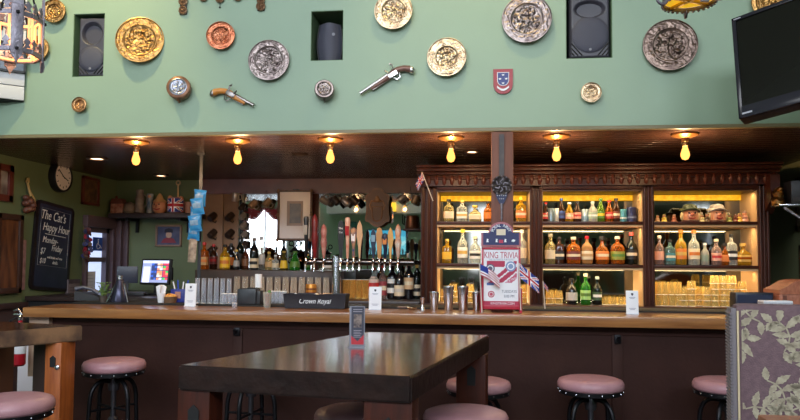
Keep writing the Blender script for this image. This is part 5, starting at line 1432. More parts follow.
g = G(); g.tube([(-.2*W, -.05, h*.9), (.5*W, .03, h*1.02)], .006, 6); g.build('spoon', STEEL, o)
# amber can and small black boxes by the taps
c = on_y(312, 283, 6.15)
o = empty('brass_can', (c.x, 6.12, ZC), 'orange labelled can standing below the first beer tap', 'can')
g = G(); g.lathe([(.045, 0), (.048, .01), (.048, .12), (.045, .13)], 20); g.build('can', mat('can_orange', (206, 140, 60), .3, .5), o)
g = G(); g.lathe([(.0485, .03), (.0485, .06)], 20, cap=False); g.lathe([(.0485, .08), (.0485, .095)], 20, cap=False); g.build('label_band', mat('can_band', (120, 62, 34), .4), o)
# jigger, shakers
def shaker(px, py0, wpx, label, Y=4.82):
    c = on_y(px, 308, Y); h = 0; zt = on_y(px, py0, Y).z-ZC; R = wpx*mpp(px, Y)/2
    o = empty('cocktail_shaker', (c.x, Y, ZC), label, 'shaker', group='cocktail shakers on the bar')
    g = G(); g.lathe([(R*.72, 0), (R*.76, .004), (R*.98, zt*.93), (R*1.0, zt*.95), (R*.97, zt), (R*.3, zt+.002), (0.0005, zt+.002)], 26); g.build('tin', STEEL, o)
    g = G(); g.lathe([(R*.97, zt*.70), (R*1.01, zt*.705), (R*.97, zt*.71)], 26, cap=False); g.build('seam', CHROME, o)
shaker(434, 291.5, 10, 'shortest steel shaker beside the small jigger', 4.84)
shaker(448.5, 286, 11, 'tall steel shaker, second from the jigger', 4.82)
shaker(463, 286, 11.5, 'tall steel shaker beside the trivia sign frame', 4.82)
shaker(476.5, 292, 9, 'short steel shaker tucked against the trivia sign', 4.86)
c = on_y(422.5, 308, 4.84)
o = empty('jigger', (c.x, 4.84, ZC), 'small double ended steel jigger beside the shortest shaker', 'jigger')
g = G(); g.lathe([(.018, 0), (.007, .035), (.007, .038), (.021, .085), (.019, .085), (.005, .04), (0.0005, .04)], 20); g.build('cup', STEEL, o)
c = on_y(412, 310, 4.84)
o = empty('steel_dish', (c.x, 4.84, ZC), 'low steel dish with a spoon on the bar beside the jigger', 'dish')
g = G(); g.lathe([(.02, 0), (.034, .014), (.036, .018), (.032, .016), (.018, .004), (0, .004)], 24); g.build('dish', STEEL, o)
g = G(); g.tube([(-.10, 0, .02), (-.03, 0, .022), (.01, 0, .012)], .004, 6); g.build('spoon', STEEL, o)

# ------------------------------------------------------------------ beer taps
YT = 6.15
c = on_y(336.5, 290, YT)
o = empty('tap_column', (c.x, YT, ZC), 'stainless beer tap column with a long crossbar of taps on the back bar', 'beer tap tower')
zp = on_y(336, 262, YT).z-ZC
g = G(); g.lathe([(.075, 0), (.075, .015), (.042, .02), (.042, zp-.05), (.046, zp-.045), (.046, zp+.05), (.02, zp+.06), (0, zp+.06)], 26); g.build('column', STEEL, o)
xa, xb = on_y(307, 262, YT).x-c.x, on_y(414, 262, YT).x-c.x
g = G(); g.tube([(xa, 0, zp), (xb, 0, zp)], .030, 16); g.build('crossbar', mat('tap_bar', (120, 112, 110), .25, 1.0), o)
TAPX = [308, 316.5, 325.5, 342.5, 349, 355, 361, 374.5, 380.5, 386, 391.5, 399]
for px in TAPX:
    x = on_y(px, 262, YT).x-c.x
    g = G(); g.tube([(x, -.02, zp), (x, -.075, zp+.004), (x, -.09, zp-.02), (x, -.095, zp-.085)], [.013, .012, .011, .008], 8); g.lathe([(.012, 0), (.010, .03), (.006, .035)], 10, Matrix.Translation((x, -.07, zp+.005))); g.build('faucet', CHROME, o)
TS = []
def handle(i, h, kind, m, label, m2=None):
    px = TAPX[i]; q = on_y(px, 262, YT)
    t = empty('tap_handle', (q.x, YT-.07, ZC+zp+.035), label, 'tap handle', (.05, 0, 0), 'beer tap handles')
    g = G()
    if kind == 'paddle':
        g.prism([(-.012, 0), (.012, 0), (.024, h*.5), (.028, h*.8), (.018, h*.96), (0, h), (-.018, h*.96), (-.028, h*.8), (-.024, h*.5)], .02, Matrix.Translation((0, .01, 0)) @ Rm)
    elif kind == 'round':
        g.lathe([(.008, 0), (.014, .01), (.012, h*.35), (.024, h*.6), (.030, h*.8), (.026, h*.94), (0.0005, h)], 16)
    elif kind == 'taper':
        g.lathe([(.009, 0), (.012, .015), (.016, h*.4), (.024, h*.92), (.02, h*.98), (0.0005, h)], 16)
    elif kind == 'figure':
        g.lathe([(.009, 0), (.014, .02), (.022, h*.3), (.03, h*.45), (.022, h*.6), (.028, h*.78), (.02, h*.92), (0.0005, h)], 16)
    elif kind == 'leaf':
        g.prism([(-.006, 0), (.006, 0), (.012, h*.3), (.026, h*.6), (.02, h*.85), (0, h), (-.02, h*.85), (-.026, h*.6), (-.012, h*.3)], .018, Matrix.Translation((0, .009, 0)) @ Rm)
    g.build('grip', m, t)
    if m2:
        g = G(); g.prism([(-.016, h*.55), (.016, h*.55), (.018, h*.78), (-.018, h*.78)], .003, Matrix.Translation((0, -.0105 if kind in ('paddle', 'leaf') else -.024, 0)) @ Rm); g.build('badge', m2, t)
    g = G(); g.lathe([(.006, -.02), (.010, -.012), (.010, 0)], 10); g.build('ferrule', CHROME, t)
    return t
handle(0, .37, 'taper', mat('tap_black', (26, 24, 28), .3), 'tall black tap handle with a dark cap at the window end of the taps', mat('tap_badge', (150, 140, 130), .4))
handle(1, .39, 'figure', mat('tap_red', (130, 30, 34), .35, var=((90, 24, 28), 20)), 'dark red carved tap handle second on the crossbar')
handle(2, .30, 'figure', mat('tap_pink', (196, 150, 140), .4, var=((150, 60, 60), 18)), 'pale pink patterned tap handle third on the crossbar')
th = handle(3, .33, 'paddle', mat('tap_ink', (22, 22, 24), .35), 'black rounded paddle tap handle with white writing')
text('The', .026, PAPER, th, (0, -.0115, .26), FACE, 'lettering'); text('Cat', .022, PAPER, th, (0, -.0115, .225), FACE, 'lettering')
handle(4, .36, 'taper', mat('tap_salmon', (206, 130, 112), .4, var=((230, 200, 180), 14)), 'salmon and white striped tap handle beside the black paddle', REDC)
handle(5, .27, 'round', mat('tap_blue', (70, 84, 130), .35, var=((206, 150, 90), 20)), 'round blue and orange tap handle', PAPER)
handle(6, .33, 'leaf', mat('tap_wood', (206, 168, 130), .45), 'pale wooden leaf shaped tap handle by the screen reflection')
handle(7, .26, 'leaf', mat('tap_navy', (28, 44, 74), .35), 'navy paddle tap handle at the start of the blue screen', mat('tap_lblue', (120, 160, 190), .4))
handle(8, .27, 'paddle', mat('tap_tan', (186, 140, 84), .45), 'tan wooden tap handle in front of the blue screen')
handle(9, .22, 'round', mat('tap_navy', (28, 44, 74), .35), 'short navy tap handle with orange head in front of the blue screen', mat('tap_orange', (206, 130, 60), .4))
handle(10, .27, 'leaf', mat('tap_gold', (206, 164, 92), .4), 'golden wooden tap handle in front of the blue screen')
handle(11, .30, 'figure', mat('tap_white', (206, 200, 196), .4, var=((206, 130, 70), 12)), 'white tower tap handle with orange foot, last on the crossbar')
# copper pot on a little shelf at the mirror's end
a, b = on_y(404, 229, YB-.1), on_y(421, 229, YB-.1)
o = empty('mirror_shelf', ((a.x+b.x)/2, YB-.1, a.z), 'little shelf at the mirror end carrying the dark copper pot', 'shelf')
W = (b.x-a.x)/2
g = G(); g.box(-W, W, -.09, .085, -.02, 0, .003); g.build('board', DWOOD, o)
g = G(); g.box(-W*.8, -W*.8+.015, .03, .085, -.09, -.02); g.build('bracket', BLACKI, o)
c = on_y(412, 222, YB-.1)
o = empty('copper_pot', (c.x, YB-.1, a.z), 'dark copper pot standing on the little shelf beside the tall cabinet', 'pot')
g = G(); g.lathe([(.07, 0), (.078, .02), (.06, .12), (.064, .14), (.05, .14), (.05, .02), (0, .02)], 24); g.build('body', mat('pot_copper', (120, 74, 48), .35, .7), o)
g = G(); g.tube([(-.06, 0, .12), (-.10, 0, .15), (-.10, 0, .06), (-.07, 0, .04)], .007, 6); g.build('handle', BLACKI, o)

# ------------------------------------------------------------------ trivia sign
a, b, c_, d_ = rect_y(481.5, 250, 520.5, 303, 4.74)
W = (b-a)/2; H = d_-ZC
hz = on_y(500, 222, 4.74).z-ZC
ts = empty('trivia_sign', ((a+b)/2, 4.74, ZC+.001), 'red framed trivia sign with a navy arched header standing on the bar', 'sign', (0, 0, 0))
g = G()
H0 = on_y(500, 247.5, 4.74).z-ZC
for x0, x1, z0, z1 in ((-W, -W+.014, .02, H0), (W-.014, W, .02, H0), (-W, W, .02, .045), (-W, W, H0-.015, H0)): g.box(x0, x1, -.012, .012, z0, z1, .003)
g.build('frame', mat('sign_red', (176, 26, 52), .3), ts)
PX0, PX1, PZ0, PZ1 = -W+.014, W-.014, .045, H0-.015
def poster(u, v):
    x, y = u, v
    if y < .075: return 1
    if y > .80: return 0
    if y < .33: return 0
    t = (y-.33)/.47
    # flag-like rays fanning from the lower left
    if x < .08 or x > .95: return 0
    s = x*.95-(t-.0)*1.0
    if t < .16: return 2 if x < .45 and t > .05*(1+2*x) else 0
    k = (x-t*.9)
    if -.10 < k < -.02: return 0
    if k >= -.02 and k < .14: return 1
    if .14 <= k < .20: return 0
    if .20 <= k < .40: return 1 if t < .75 else 0
    if .40 <= k < .46: return 0
    if .46 <= k < .66: return 3
    if k < -.10 and t > .75 and x < .62: return 1
    return 0
g = G(); g.grid(44, 64, lambda u, v: (PX0+(PX1-PX0)*u, -.006, PZ0+(PZ1-PZ0)*v), poster); g.build('poster', [PAPER, CRIM, mat('print_blue2', (84, 110, 176), .5), mat('print_rose', (196, 90, 120), .5)], ts, smooth=False)
PZ = PZ1-PZ0
text('KING TRIVIA', .060, CRIM, ts, (0, -.0068, PZ0+PZ*.895), FACE, 'headline_lettering', xscale=.66)
text('THE ULTIMATE PUB QUIZ', .016, mat('ink_grey', (150, 150, 170), .5), ts, (0, -.0068, PZ0+PZ*.82), FACE, 'small_lettering', xscale=.9)
text('TUESDAYS', .026, mat('ink_slate', (90, 92, 116), .5), ts, (W*.42, -.0068, PZ0+PZ*.25), FACE, 'day_lettering', xscale=.8)
text('8:00 PM', .026, mat('ink_slate', (90, 92, 116), .5), ts, (W*.42, -.0068, PZ0+PZ*.165), FACE, 'time_lettering', xscale=.8)
text('KINGTRIVIA.COM', .022, PAPER, ts, (0.01, -.0068, PZ0+PZ*.035), FACE, 'address_lettering', xscale=.9)
for x, y, r, m in ((-W*.55, .66, .030, mat('ink_slate', (90, 92, 116), .5)), (W*.5, .70, .034, mat('badge_blue', (130, 150, 190), .5)), (-W*.5, .20, .022, CRIM)):
    g = G(); g.lathe([(r, 0), (r, .002), (0.0005, .002)], 20, Matrix.Translation((x, -.006, PZ0+PZ*y)) @ Rm); g.build('badge', m, ts)
    g = G(); g.lathe([(r*.7, .002), (r*.62, .003), (r*.5, .002)], 18, Matrix.Translation((x, -.006, PZ0+PZ*y)) @ Rm, cap=False); g.build('badge_ring', PAPER, ts)
text('SPORTS & TRIVIA', .018, PAPER, ts, (W*.40, -.0072, PZ0+PZ*.44), (pi/2, -.38, 0), 'ribbon_lettering')
# arched navy header
zb3 = H0+.004; zm = on_y(500, 241.5, 4.74).z-ZC+.04*0
Wh = W*1.02; zs_ = on_y(500, 233, 4.74).z-ZC
arch = [(-Wh, zb3), (Wh, zb3), (Wh, zs_), (Wh*.66, zs_)]
rA = Wh*.64
for k in range(0, 13):
    t = pi*k/12; arch.append((rA*cos(t), zs_+(hz-zs_)*sin(t)))
arch += [(-Wh*.66, zs_), (-Wh, zs_)]
g = G(); g.prism(arch, .02, Matrix.Translation((0, .012, 0)) @ Rm); g.build('header_frame', mat('header_rose', (170, 96, 106), .4), ts)
ar2 = [(x*.9, zb3+.012+(z-zb3)*.88 if z < zs_+.001 else z-.014) for x, z in arch]
g = G(); g.prism(ar2, .003, Matrix.Translation((0, -.008, 0)) @ Rm); g.build('header_board', NAVY, ts)
g = G(); g.box(-.03, .03, -.014, -.011, zs_-.016, zs_+.024); g.build('header_plate', CREAM, ts)
for i, ch in enumerate('ROYAL NAVY'):
    if ch == ' ': continue
    t = pi-(pi*(.10+.80*i/9))
    text(ch, .030, PAPER, ts, (rA*.70*cos(t), -.0118, zs_+(hz-zs_)*.66*sin(t)), (pi/2, -(t-pi/2), 0), 'arch_letter')
for x, kk in ((-.68, 'a'), (-.22, 'b'), (.22, 'b'), (.62, 'c')):
    g = G(); 
    if kk == 'c': g.ball((x*Wh, -.012, zb3+.040), .012, 1, (1.2, .3, .8))
    else: g.prism([(-.008, -.010), (.008, -.010), (.004, .002), (.007, .010), (-.004, .013), (-.006, .002)], .003, Matrix.Translation((x*Wh, -.010, zb3+.040)) @ Rm)
    g.build('emblem', PAPER, ts)
g = G(); g.box(-.014, .014, -.013, -.011, zb3+.024, zb3+.046); g.build('emblem_shield', CRIM, ts)
for s in (-1, 1):
    g = G(); g.box(s*W-.008, s*W+.008, -.05, .035, 0, .02, .003); g.box(s*W-.010, s*W+.010, -.016, .016, 0, .16, .003); g.build('stand_foot', mat('sign_red', (176, 26, 52), .3), ts)
# flags beside the sign
def usf(u, v):
    if u < .45 and v > .46: return 2
    return 1 if int(v*9) % 2 == 0 else 0
p0 = on_y(482, 303, 4.68); p1 = on_y(479.5, 264, 4.68)
o = empty('hand_flag', (p0.x, 4.68, ZC), 'small striped american flag standing against the red frame of the trivia sign', 'flag', group='small flags')
L = Vector((p1.x-p0.x, 0, p1.z-ZC))
stick_flag(o, (0, 0, 0), L, .135, .075, (.95, .0, -.30), .045, usf, [PAPER, CRIM, BLUE])
p0 = on_y(524, 304, 4.70); p1 = on_y(519, 263, 4.70)
o = empty('hand_flag', (p0.x-.02, 4.70, ZC), 'union flag standing on the bar beside the trivia sign', 'flag', group='small flags')
L = Vector((p1.x-p0.x+.02, 0, p1.z-ZC))
stick_flag(o, (0, 0, 0), L, .165, .095, (.75, -.10, -.62), .0, union, [BLUE, PAPER, RED], 44, 28)
p0 = on_y(545, 306, 5.02); p1 = on_y(543, 283, 5.02)
o = empty('hand_flag', (p0.x, 5.02, ZC+.012), 'tiny union flag on the back of the bar beside the cabinet stile', 'flag', group='small flags')
L = Vector((p1.x-p0.x, 0, p1.z-ZC))
stick_flag(o, (0, 0, 0), L, .055, .038, (.6, 0, -.7), .0, union, [BLUE, PAPER, RED])
# things at the far end of the bar
a, b = on_y(772, 303, 4.78), on_y(800, 303, 4.78)
o = empty('wooden_chest', (a.x+.20, 4.80, ZC+.003), 'reddish wooden chest with a rounded lid on the end of the bar', 'chest', (0, 0, .06))
CH = mat('chest_wood', (180, 112, 84), .4, var=((150, 86, 62), 10), stretch=(6, 1, 3))
h = on_y(790, 280, 4.78).z-ZC
g = G(); g.box(-.20, .20, -.11, .11, 0, h*.60, .006); g.build('body', CH, o)
g = G(); g.prism([(-.20, 0), (.20, 0), (.20, h*.12), (.16, h*.2), (.10, h*.36), (.05, h*.40), (-.05, h*.40), (-.10, h*.36), (-.16, h*.2), (-.20, h*.12)], .225, Matrix.Translation((0, .112, h*.605)) @ Rm); g.build('lid', CH, o)
g = G(); g.tube([(-.02, -.114, h*.5), (-.015, -.13, h*.44), (.015, -.13, h*.44), (.02, -.114, h*.5)], .004, 6); g.build('latch', BLACKI, o)
for s in (-.17, .17):
    g = G(); g.box(s-.012, s+.012, -.116, -.108, .01, h*.58); g.build('strap', mat('chest_strap', (110, 64, 50), .45), o)
a = on_y(758, 300, 4.72)
o = empty('flat_monitor', (a.x-.02, 4.78, ZC+.003), 'low black card terminal on the bar behind the floral chair', 'terminal')
W = .115; h = on_y(758, 293, 4.75).z-ZC
g = G(); g.box(-W, W, -.06, .06, .0, h, .008); g.build('body', mat('terminal_navy', (24, 28, 44), .35), o)
g = G(); g.box(-W*.9, W*.9, -.062, -.06, h*.55, h*.9); g.build('face_strip', mat('terminal_face', (40, 48, 72), .3), o)
a = on_y(775, 302, 4.62)
o = empty('paper_tray', (a.x, 4.62, ZC), 'small white box on the bar between terminal and wooden chest', 'box')
h = on_y(775, 300.5, 4.62).z-ZC
g = G(); g.box(-.085, .085, -.05, .05, 0, h, .004); g.build('box', PAPER, o)
g = G(); g.box(-.087, .087, -.052, .052, h*.86, h*.9); g.build('seam_line', mat('seam_grey', (150, 150, 160), .6), o)

# ------------------------------------------------------------------ right wall shelf and frames
YR = 5.75
a = on_y(774, 205, YR)
o = empty('wall_bracket_shelf', (a.x, YR, a.z), 'steel bracket shelf with a black unit on the olive wall past the cabinet', 'shelf')
W = XR-a.x
g = G(); g.box(0, W, -.1, .06, -.016, 0, .003); g.build('plate', STEEL, o)
g = G(); g.tube([(W*.15, 0, -.016), (W*.9, 0, -.26)], .012, 6); g.box(W-.02, W, -.02, .02, -.3, 0); g.build('strut', STEEL, o)
b = on_y(786, 182, YR)
o = empty('black_amplifier', (b.x, YR, a.z), 'black amplifier box standing on the steel bracket shelf', 'amplifier')
W = XR-.03-b.x
g = G(); g.box(0, W, -.09, .05, 0, b.z-a.z, .005); g.build('case', BLACK, o)
g = G(); g.box(.01, W, -.095, -.09, .02, .05); g.build('vent_grille', mat('amp_grey', (56, 54, 58), .4), o)
c = on_y(777, 203, YR)
o = empty('brass_trinket', (c.x, YR-.02, a.z), 'small heap shaped brass ornament on the steel shelf beside the amplifier', 'ornament')
g = G(); g.lathe([(.045, 0), (.05, .03), (.03, .06), (.04, .09), (.015, .12), (0, .13)], 16, relief=lambda r, q: .008*sin(5*q)); g.build('body', BRASS, o)
g = G(); g.ball((.01, -.02, .12), .02, 2); g.build('knob', BRASS, o)
def frame_r(y0, y1, z0, z1, label, pm, tilt=0):
    o = empty('framed_picture', (XR, (y0+y1)/2, (z0+z1)/2), label, 'picture', (pi/2, 0, -pi/2))
    W, H = (y1-y0)/2, (z1-z0)/2; t = .05
    g = G()
    for p in ((-W, W, -H, -H+t), (-W, W, H-t, H), (-W, -W+t, -H, H), (W-t, W, -H, H)): g.box(*p, 0, .03, .005)
    g.build('frame', mat('gilt_frame', (96, 76, 50), .4), o)
    g = G(); g.box(-W+t*.7, W-t*.7, -H+t*.7, H-t*.7, 0, .012); g.build('print', pm, o)
frame_r(6.02, 6.45, 1.72, 2.18, 'gilt framed picture high on the olive wall above the amplifier', mat('olive_print', (150, 136, 110), .4, var=((90, 76, 60), 8)))
frame_r(6.02, 6.40, 1.18, 1.60, 'gilt framed picture on the olive wall below the bracket shelf', mat('tan_print', (150, 126, 104), .4, var=((100, 80, 66), 8)))

# things on the street wall that the mirrors show
o = empty('wall_screen', (on_y(386.5, 242, 2*YB-YF).x, YF+.03, on_y(386.5, 242.5, 2*YB-YF).z), 'screen with a pale blue picture on the opposite wall, seen in the bar mirror', 'TV')
d = (2*YB-YF)/FPX; W, H = 21*d, 13*d
g = G(); g.box(-W, W, -.02, .02, -H, H, .01); g.build('housing', BLACK, o)
def sea(u, v):
    if v < .30: return 3 if (u*17) % 1 < .55 and v < .12+.18*abs(sin(u*9)) else 0
    if .45 < v+.15*sin(u*6) < .60: return 1
    return 0 if v < .75 else 2
g = G(); g.grid(40, 24, lambda u, v: ((.5-u)*2*W*.95, .022, (v-.5)*2*H*.93), sea); g.build('screen', [em('sea_blue', (110, 200, 220), 1.0), em('sea_pale', (170, 226, 236), 1.0), em('sea_deep', (70, 170, 206), 1.0), em('sea_dark', (50, 70, 84), .6)], o, smooth=False)
c = on_y(350, 229.5, 2*YB-YF)
o = empty('teal_plaque', (c.x, YF+.01, c.z), 'teal plaque with pale emblem on the opposite wall, seen in the bar mirror', 'plaque', (pi/2, 0, pi))
g = G(); g.prism(rrect(7.5*d, 8*d, .05), .02); g.build('board', mat('teal_board', (30, 110, 104), .4), o)
g = G(); g.prism(rrect(6*d, 6.4*d, .04), .004, Matrix.Translation((0, 0, .02))); g.build('inner_board', mat('teal_inner', (60, 140, 130), .4), o)
g = G(); g.lathe([(.05, 0), (.06, .004), (.0005, .006)], 18, Matrix.Translation((0, .03, .024))); g.box(-.09, .09, -.08, -.05, .024, .028); g.build('emblem', PAPER, o)
for k in (0, 1):
    wx, ww = WINS[k]
    o = empty('red_swag', (wx, YF+.06, 2.9), ['red swag curtain over the window seen in the bar mirror between mugs and print', 'red swag curtain over the window hidden behind the framed print'][k], 'curtain', group='red swag curtains')
    g = G(); g.grid(30, 10, lambda u, v: ((u-.5)*ww, .03+.015*sin(u*60)*(1-v), -(.04+.30*sin(pi*((u*2) % 1)))*v-(.0 if 0 < u < 1 else 0))); g.build('swag', REDC, o, ang=80)
    for s in (-1, 1):
        g = G(); g.grid(8, 12, lambda u, v: (s*(ww*.5-.08)+(u-.5)*.2, .04+.015*sin(u*25), -.75*v+.05)); g.build('tail', REDC, o, ang=80)
YV = 2*YKB-YF
dv = YV/FPX
def oppo(px, py): q = on_y(px, py, YV); return q.x, q.z
xa_, za_ = oppo(596, 285)
o = empty('wooden_brace', (xa_, YF+.01, za_), 'crossed pale timber brace on the opposite wall, seen in the lowest cabinet mirror', 'timber')
for sx, x0 in ((1, -.25), (-1, .55)):
    g = G(); g.prism([(x0-.10, -.75), (x0+.10, -.75), (x0+.10+sx*.45, .75), (x0-.10+sx*.45, .75)], .05, Matrix.Translation((0, .05, 0)) @ Rm); g.build('plank', mat('brace_timber', (190, 140, 96), .5), o)
xa_, za_ = oppo(558, 281)
o = empty('wall_notice', (xa_, YF+.01, za_), 'white notice on the opposite wall, seen in the lowest cabinet mirror by the stile', 'notice')
g = G(); g.box(-.14, .14, 0, .01, -.12, .12); g.build('sheet', PAPER, o)
xa_, za_ = oppo(625, 279)
o = empty('wall_poster', (xa_, YF+.01, za_), 'pale poster with a dark emblem on the opposite wall, seen in the cabinet mirror', 'poster')
g = G(); g.box(-.13, .13, 0, .01, -.19, .19); g.build('sheet', PAPER, o)
g = G(); g.tube([(.08*cos(t), .012, .04+.08*sin(t)) for t in [k*.5 for k in range(12)]], .018, 5); g.box(-.09, .09, .01, .014, -.14, -.09); g.build('emblem', mat('ink_dark', (40, 36, 60), .5), o)
for k, (px, wd, c3, lb) in enumerate(((668, .5, (150, 120, 110), 'tall dusky door panel on the opposite wall, seen in the end bay mirror'), (700, .35, (190, 196, 214), 'pale blue door panel on the opposite wall, seen in the end bay mirror'), (727, .4, (206, 200, 196), 'white door panel on the opposite wall, seen in the end bay mirror'))):
    xa_, za_ = oppo(px, 260)
    o = empty('door_panel', (xa_, YF+.01, 0), lb, 'door')
    g = G(); g.box(-wd/2, wd/2, 0, .03, 0, 2.6, .01); g.build('leaf', mat('door_leaf_%d' % k, c3, .5), o)
    g = G(); g.box(wd*.3, wd*.36, .03, .08, 1.0, 1.15); g.build('handle', STEEL, o)
# amber wall lantern opposite (mirror)
c = on_y(395, 209, 2*YB-YF)
o = empty('wall_sconce', (c.x, YF+.60, c.z), 'yellow glowing lamp opposite the bar, seen in the mirror beside the plaque', 'lamp')
g = G(); g.box(-.10, .10, -.06, .06, -.12, .12, .01); g.build('shade', mat('sconce_glow', (250, 200, 70), .4, emit=((250, 190, 50), 1.6)), o)
g = G(); g.box(-.11, .11, -.07, .07, .12, .14); g.box(-.11, .11, -.07, .07, -.14, -.12); g.tube([(0, 0, .14), (0, -.02, 2.0)], .01, 6); g.build('frame', BLACKI, o)

# ------------------------------------------------------------------ foreground furniture
def quad_slab(corners, z0, z1, mats, name, parent, base):
    """thick plank top with the given floor-plan corners; rounded edges"""
    g = G()
    pts = [(x-base.x, y-base.y) for x, y in corners]
    g.prism(pts, z1-z0, Matrix.Translation((0, 0, z0)))
    es = [e for e in g.bm.edges]
    bmesh.ops.bevel(g.bm, geom=es, offset=.006, segments=2, affect='EDGES')
    bmesh.ops.recalc_face_normals(g.bm, faces=g.bm.faces)
    for f in g.bm.faces: f.material_index = 0 if f.normal.z > .5 else 1
    return g.build(name, mats, parent)
def board_leg(p, ang, w, d, h, name, m, parent, z0=0):
    g = G(); g.box(-w/2, w/2, -d/2, d/2, z0, h, .006, Matrix.Translation((p[0], p[1], 0)) @ Matrix.Rotation(ang, 4, 'Z'))
    return g.build(name, m, parent)
TZ = 1.05
NL, NR, FR, FL = [on_z(px, py, TZ) for px, py in ((177.7, 365.1), (411.4, 376.6), (489.1, 334.9), (366, 332))]
cen = (NL+NR+FR+FL)/4; cen.z = 0
tb = empty('pub_table', cen, 'dark glossy thick topped pub table standing before the bar', 'table')
quad_slab([(v.x, v.y) for v in (NL, NR, FR, FL)], TZ-.088, TZ, [TOPWOOD, EDGEWOOD], 'table_top', tb, cen)
an = atan2((NR-NL).y, (NR-NL).x); ay = atan2((FR-NR).y, (FR-NR).x)-pi/2
def ins(a, b, c, d, s, t):   # point inside the table plan
    return a+(b-a)*s+(d-a)*t+(a-b+c-d)*s*t
DLEG = mat('dark_leg_wood', (76, 31, 17), .45, var=((52, 22, 13), 10), stretch=(4, 4, .6), spec=.2)
for s, t, ww, nm in ((.048, .05, .128, 'a'), (.895, .05, .17, 'b'), (.90, .93, .15, 'c'), (.10, .93, .13, 'd')):
    q = ins(NL, NR, FR, FL, s, t)-cen
    lg = board_leg((q.x, q.y), an, ww, .10, TZ-.086, 'leg', DLEG, tb)
    g = G(); M = Matrix.Translation((q.x, q.y, 0)) @ Matrix.Rotation(an, 4, 'Z')
    for sy in (-1,):
        g.prism([(-.02, -.05), (.02, -.05), (.022, .03), (0, .05), (-.022, .03)], .004, M @ Matrix.Translation((ww*.02, sy*.050, .86)) @ Rm)
    g.build('slot', BLACKM, lg)
    g = G(); g.lathe([(.016, 0), (.016, .008), (.008, .014), (0.0005, .014)], 12, M @ Matrix.Translation((-ww/2-.001, 0, .88)) @ Matrix.Rotation(-pi/2, 4, 'Y')); g.build('bolt', STEEL, lg)
for t in (.05, .93):
    a, b = ins(NL, NR, FR, FL, .085, t)-cen, ins(NL, NR, FR, FL, .895, t)-cen; a.z = b.z = 0
    g = G(); d = b-a; g.box(0, d.length, -.03, .03, .18, .30, .006, Matrix.Translation(a) @ Matrix.Rotation(atan2(d.y, d.x), 4, 'Z')); g.build('stretcher', DLEG, tb)
# menu stand on the table
q = on_z(357.5, 347, TZ)
o = empty('menu_stand', (q.x, q.y, TZ), 'small dark drinks card in a clear stand on the glossy pub table', 'menu', (0, 0, .10))
h = 41*q.y/FPX; W = 6.6*q.y/FPX
g = G(); g.box(-W*1.25, W*1.1, -.004, .004, .006, h, .001); g.prism([(-.045, 0), (.035, 0), (.028, .006), (-.036, .006)], .07, Matrix.Translation((0, .035, 0)) @ Rm); g.build('acrylic_stand', glass('acrylic_clear', (206, 206, 220), .4, (226, 226, 236)), o)
g = G(); g.box(-W*.95, W*.95, -.006, -.004, .012, h*.985); g.build('card', mat('menu_dark', (58, 58, 72), .4), o)
g = G(); g.box(-W*.6, W*.6, -.0075, -.006, h*.48, h*.80); g.build('photo', mat('menu_photo', (150, 130, 120), .4, var=((60, 50, 56), 60)), o)
g = G(); g.prism([(-W*.95, .012), (W*.95, .012), (W*.95, .055), (0, .025), (-W*.95, .05)], .0012, Matrix.Translation((0, -.0062, 0)) @ Rm); g.build('red_band', mat('menu_red', (176, 40, 50), .4), o)
g = G()
for k in range(5): g.box(-W*.6, W*.6*(.7 if k % 2 else 1), -.0072, -.006, h*(.24+.04*k), h*(.252+.04*k))
for k in range(2): g.box(-W*.7, W*.7, -.0072, -.006, h*(.86+.05*k), h*(.875+.05*k))
g.build('lettering', mat('menu_ink', (160, 150, 160), .5), o)

# second table at the window side
A = Vector((-2.284, 3.826, 0)); e1 = Vector((-.47, -.88, 0)); e2 = Vector((-.97, .25, 0)).normalized()
B_, C_, D_ = A+e1*1.35, A+e1*1.35+e2*.9, A+e2*.62
cen2 = (A+B_+C_+D_)/4
t2 = empty('pub_table', cen2, 'second pub table with a scuffed edge and orange legs near the fire extinguisher', 'table')
quad_slab([(v.x, v.y) for v in (A, D_, C_, B_)], TZ-.088, TZ, [TOPWOOD, mat('scuffed_edge', (150, 112, 82), .45, var=((74, 56, 50), 9), bump=(24, .4))], 'table_top', t2, cen2)
a1 = atan2(e1.y, e1.x)
q = A+e1*.05+e2*.04-cen2+Vector((0, 0, 0))
lg = board_leg((q.x-.03, q.y-.03), a1+pi/2+.5, .095, .14, TZ-.086, 'leg', ORWOOD, t2)
g = G(); g.prism([(-.016, -.03), (.016, -.03), (.017, .02), (0, .034), (-.017, .02)], .004, Matrix.Translation((q.x-.03, q.y-.03, 0)) @ Matrix.Rotation(a1+pi/2+.5, 4, 'Z') @ Matrix.Translation((.0, -.07, .86)) @ Rm); g.build('slot', BLACKM, lg)
g = G(); g.lathe([(.013, 0), (.013, .008), (.006, .012), (0.0005, .012)], 12, Matrix.Translation((q.x-.03, q.y-.03, 0)) @ Matrix.Rotation(a1+pi/2+.5, 4, 'Z') @ Matrix.Translation((.03, -.072, .83)) @ Rm); g.build('bolt', STEEL, lg)
for s, t in ((1.28, .05), (1.28, .8), (.10, .52)):
    q2 = A+e1*s+e2*t-cen2
    board_leg((q2.x, q2.y), a1+pi/2, .10, .14, TZ-.086, 'leg', mat('leg_brown', (92, 56, 40), .4), t2)
pA = A+e1*.10+e2*.10-cen2; pB = A+e1*.10+e2*.22-cen2; d = pB-pA
g = G(); g.box(0, d.length, -.02, .02, .12, TZ-.088, .004, Matrix.Translation(pA) @ Matrix.Rotation(atan2(d.y, d.x), 4, 'Z')); g.build('end_panel', mat('dark_end_panel', (58, 40, 36), .5), t2)

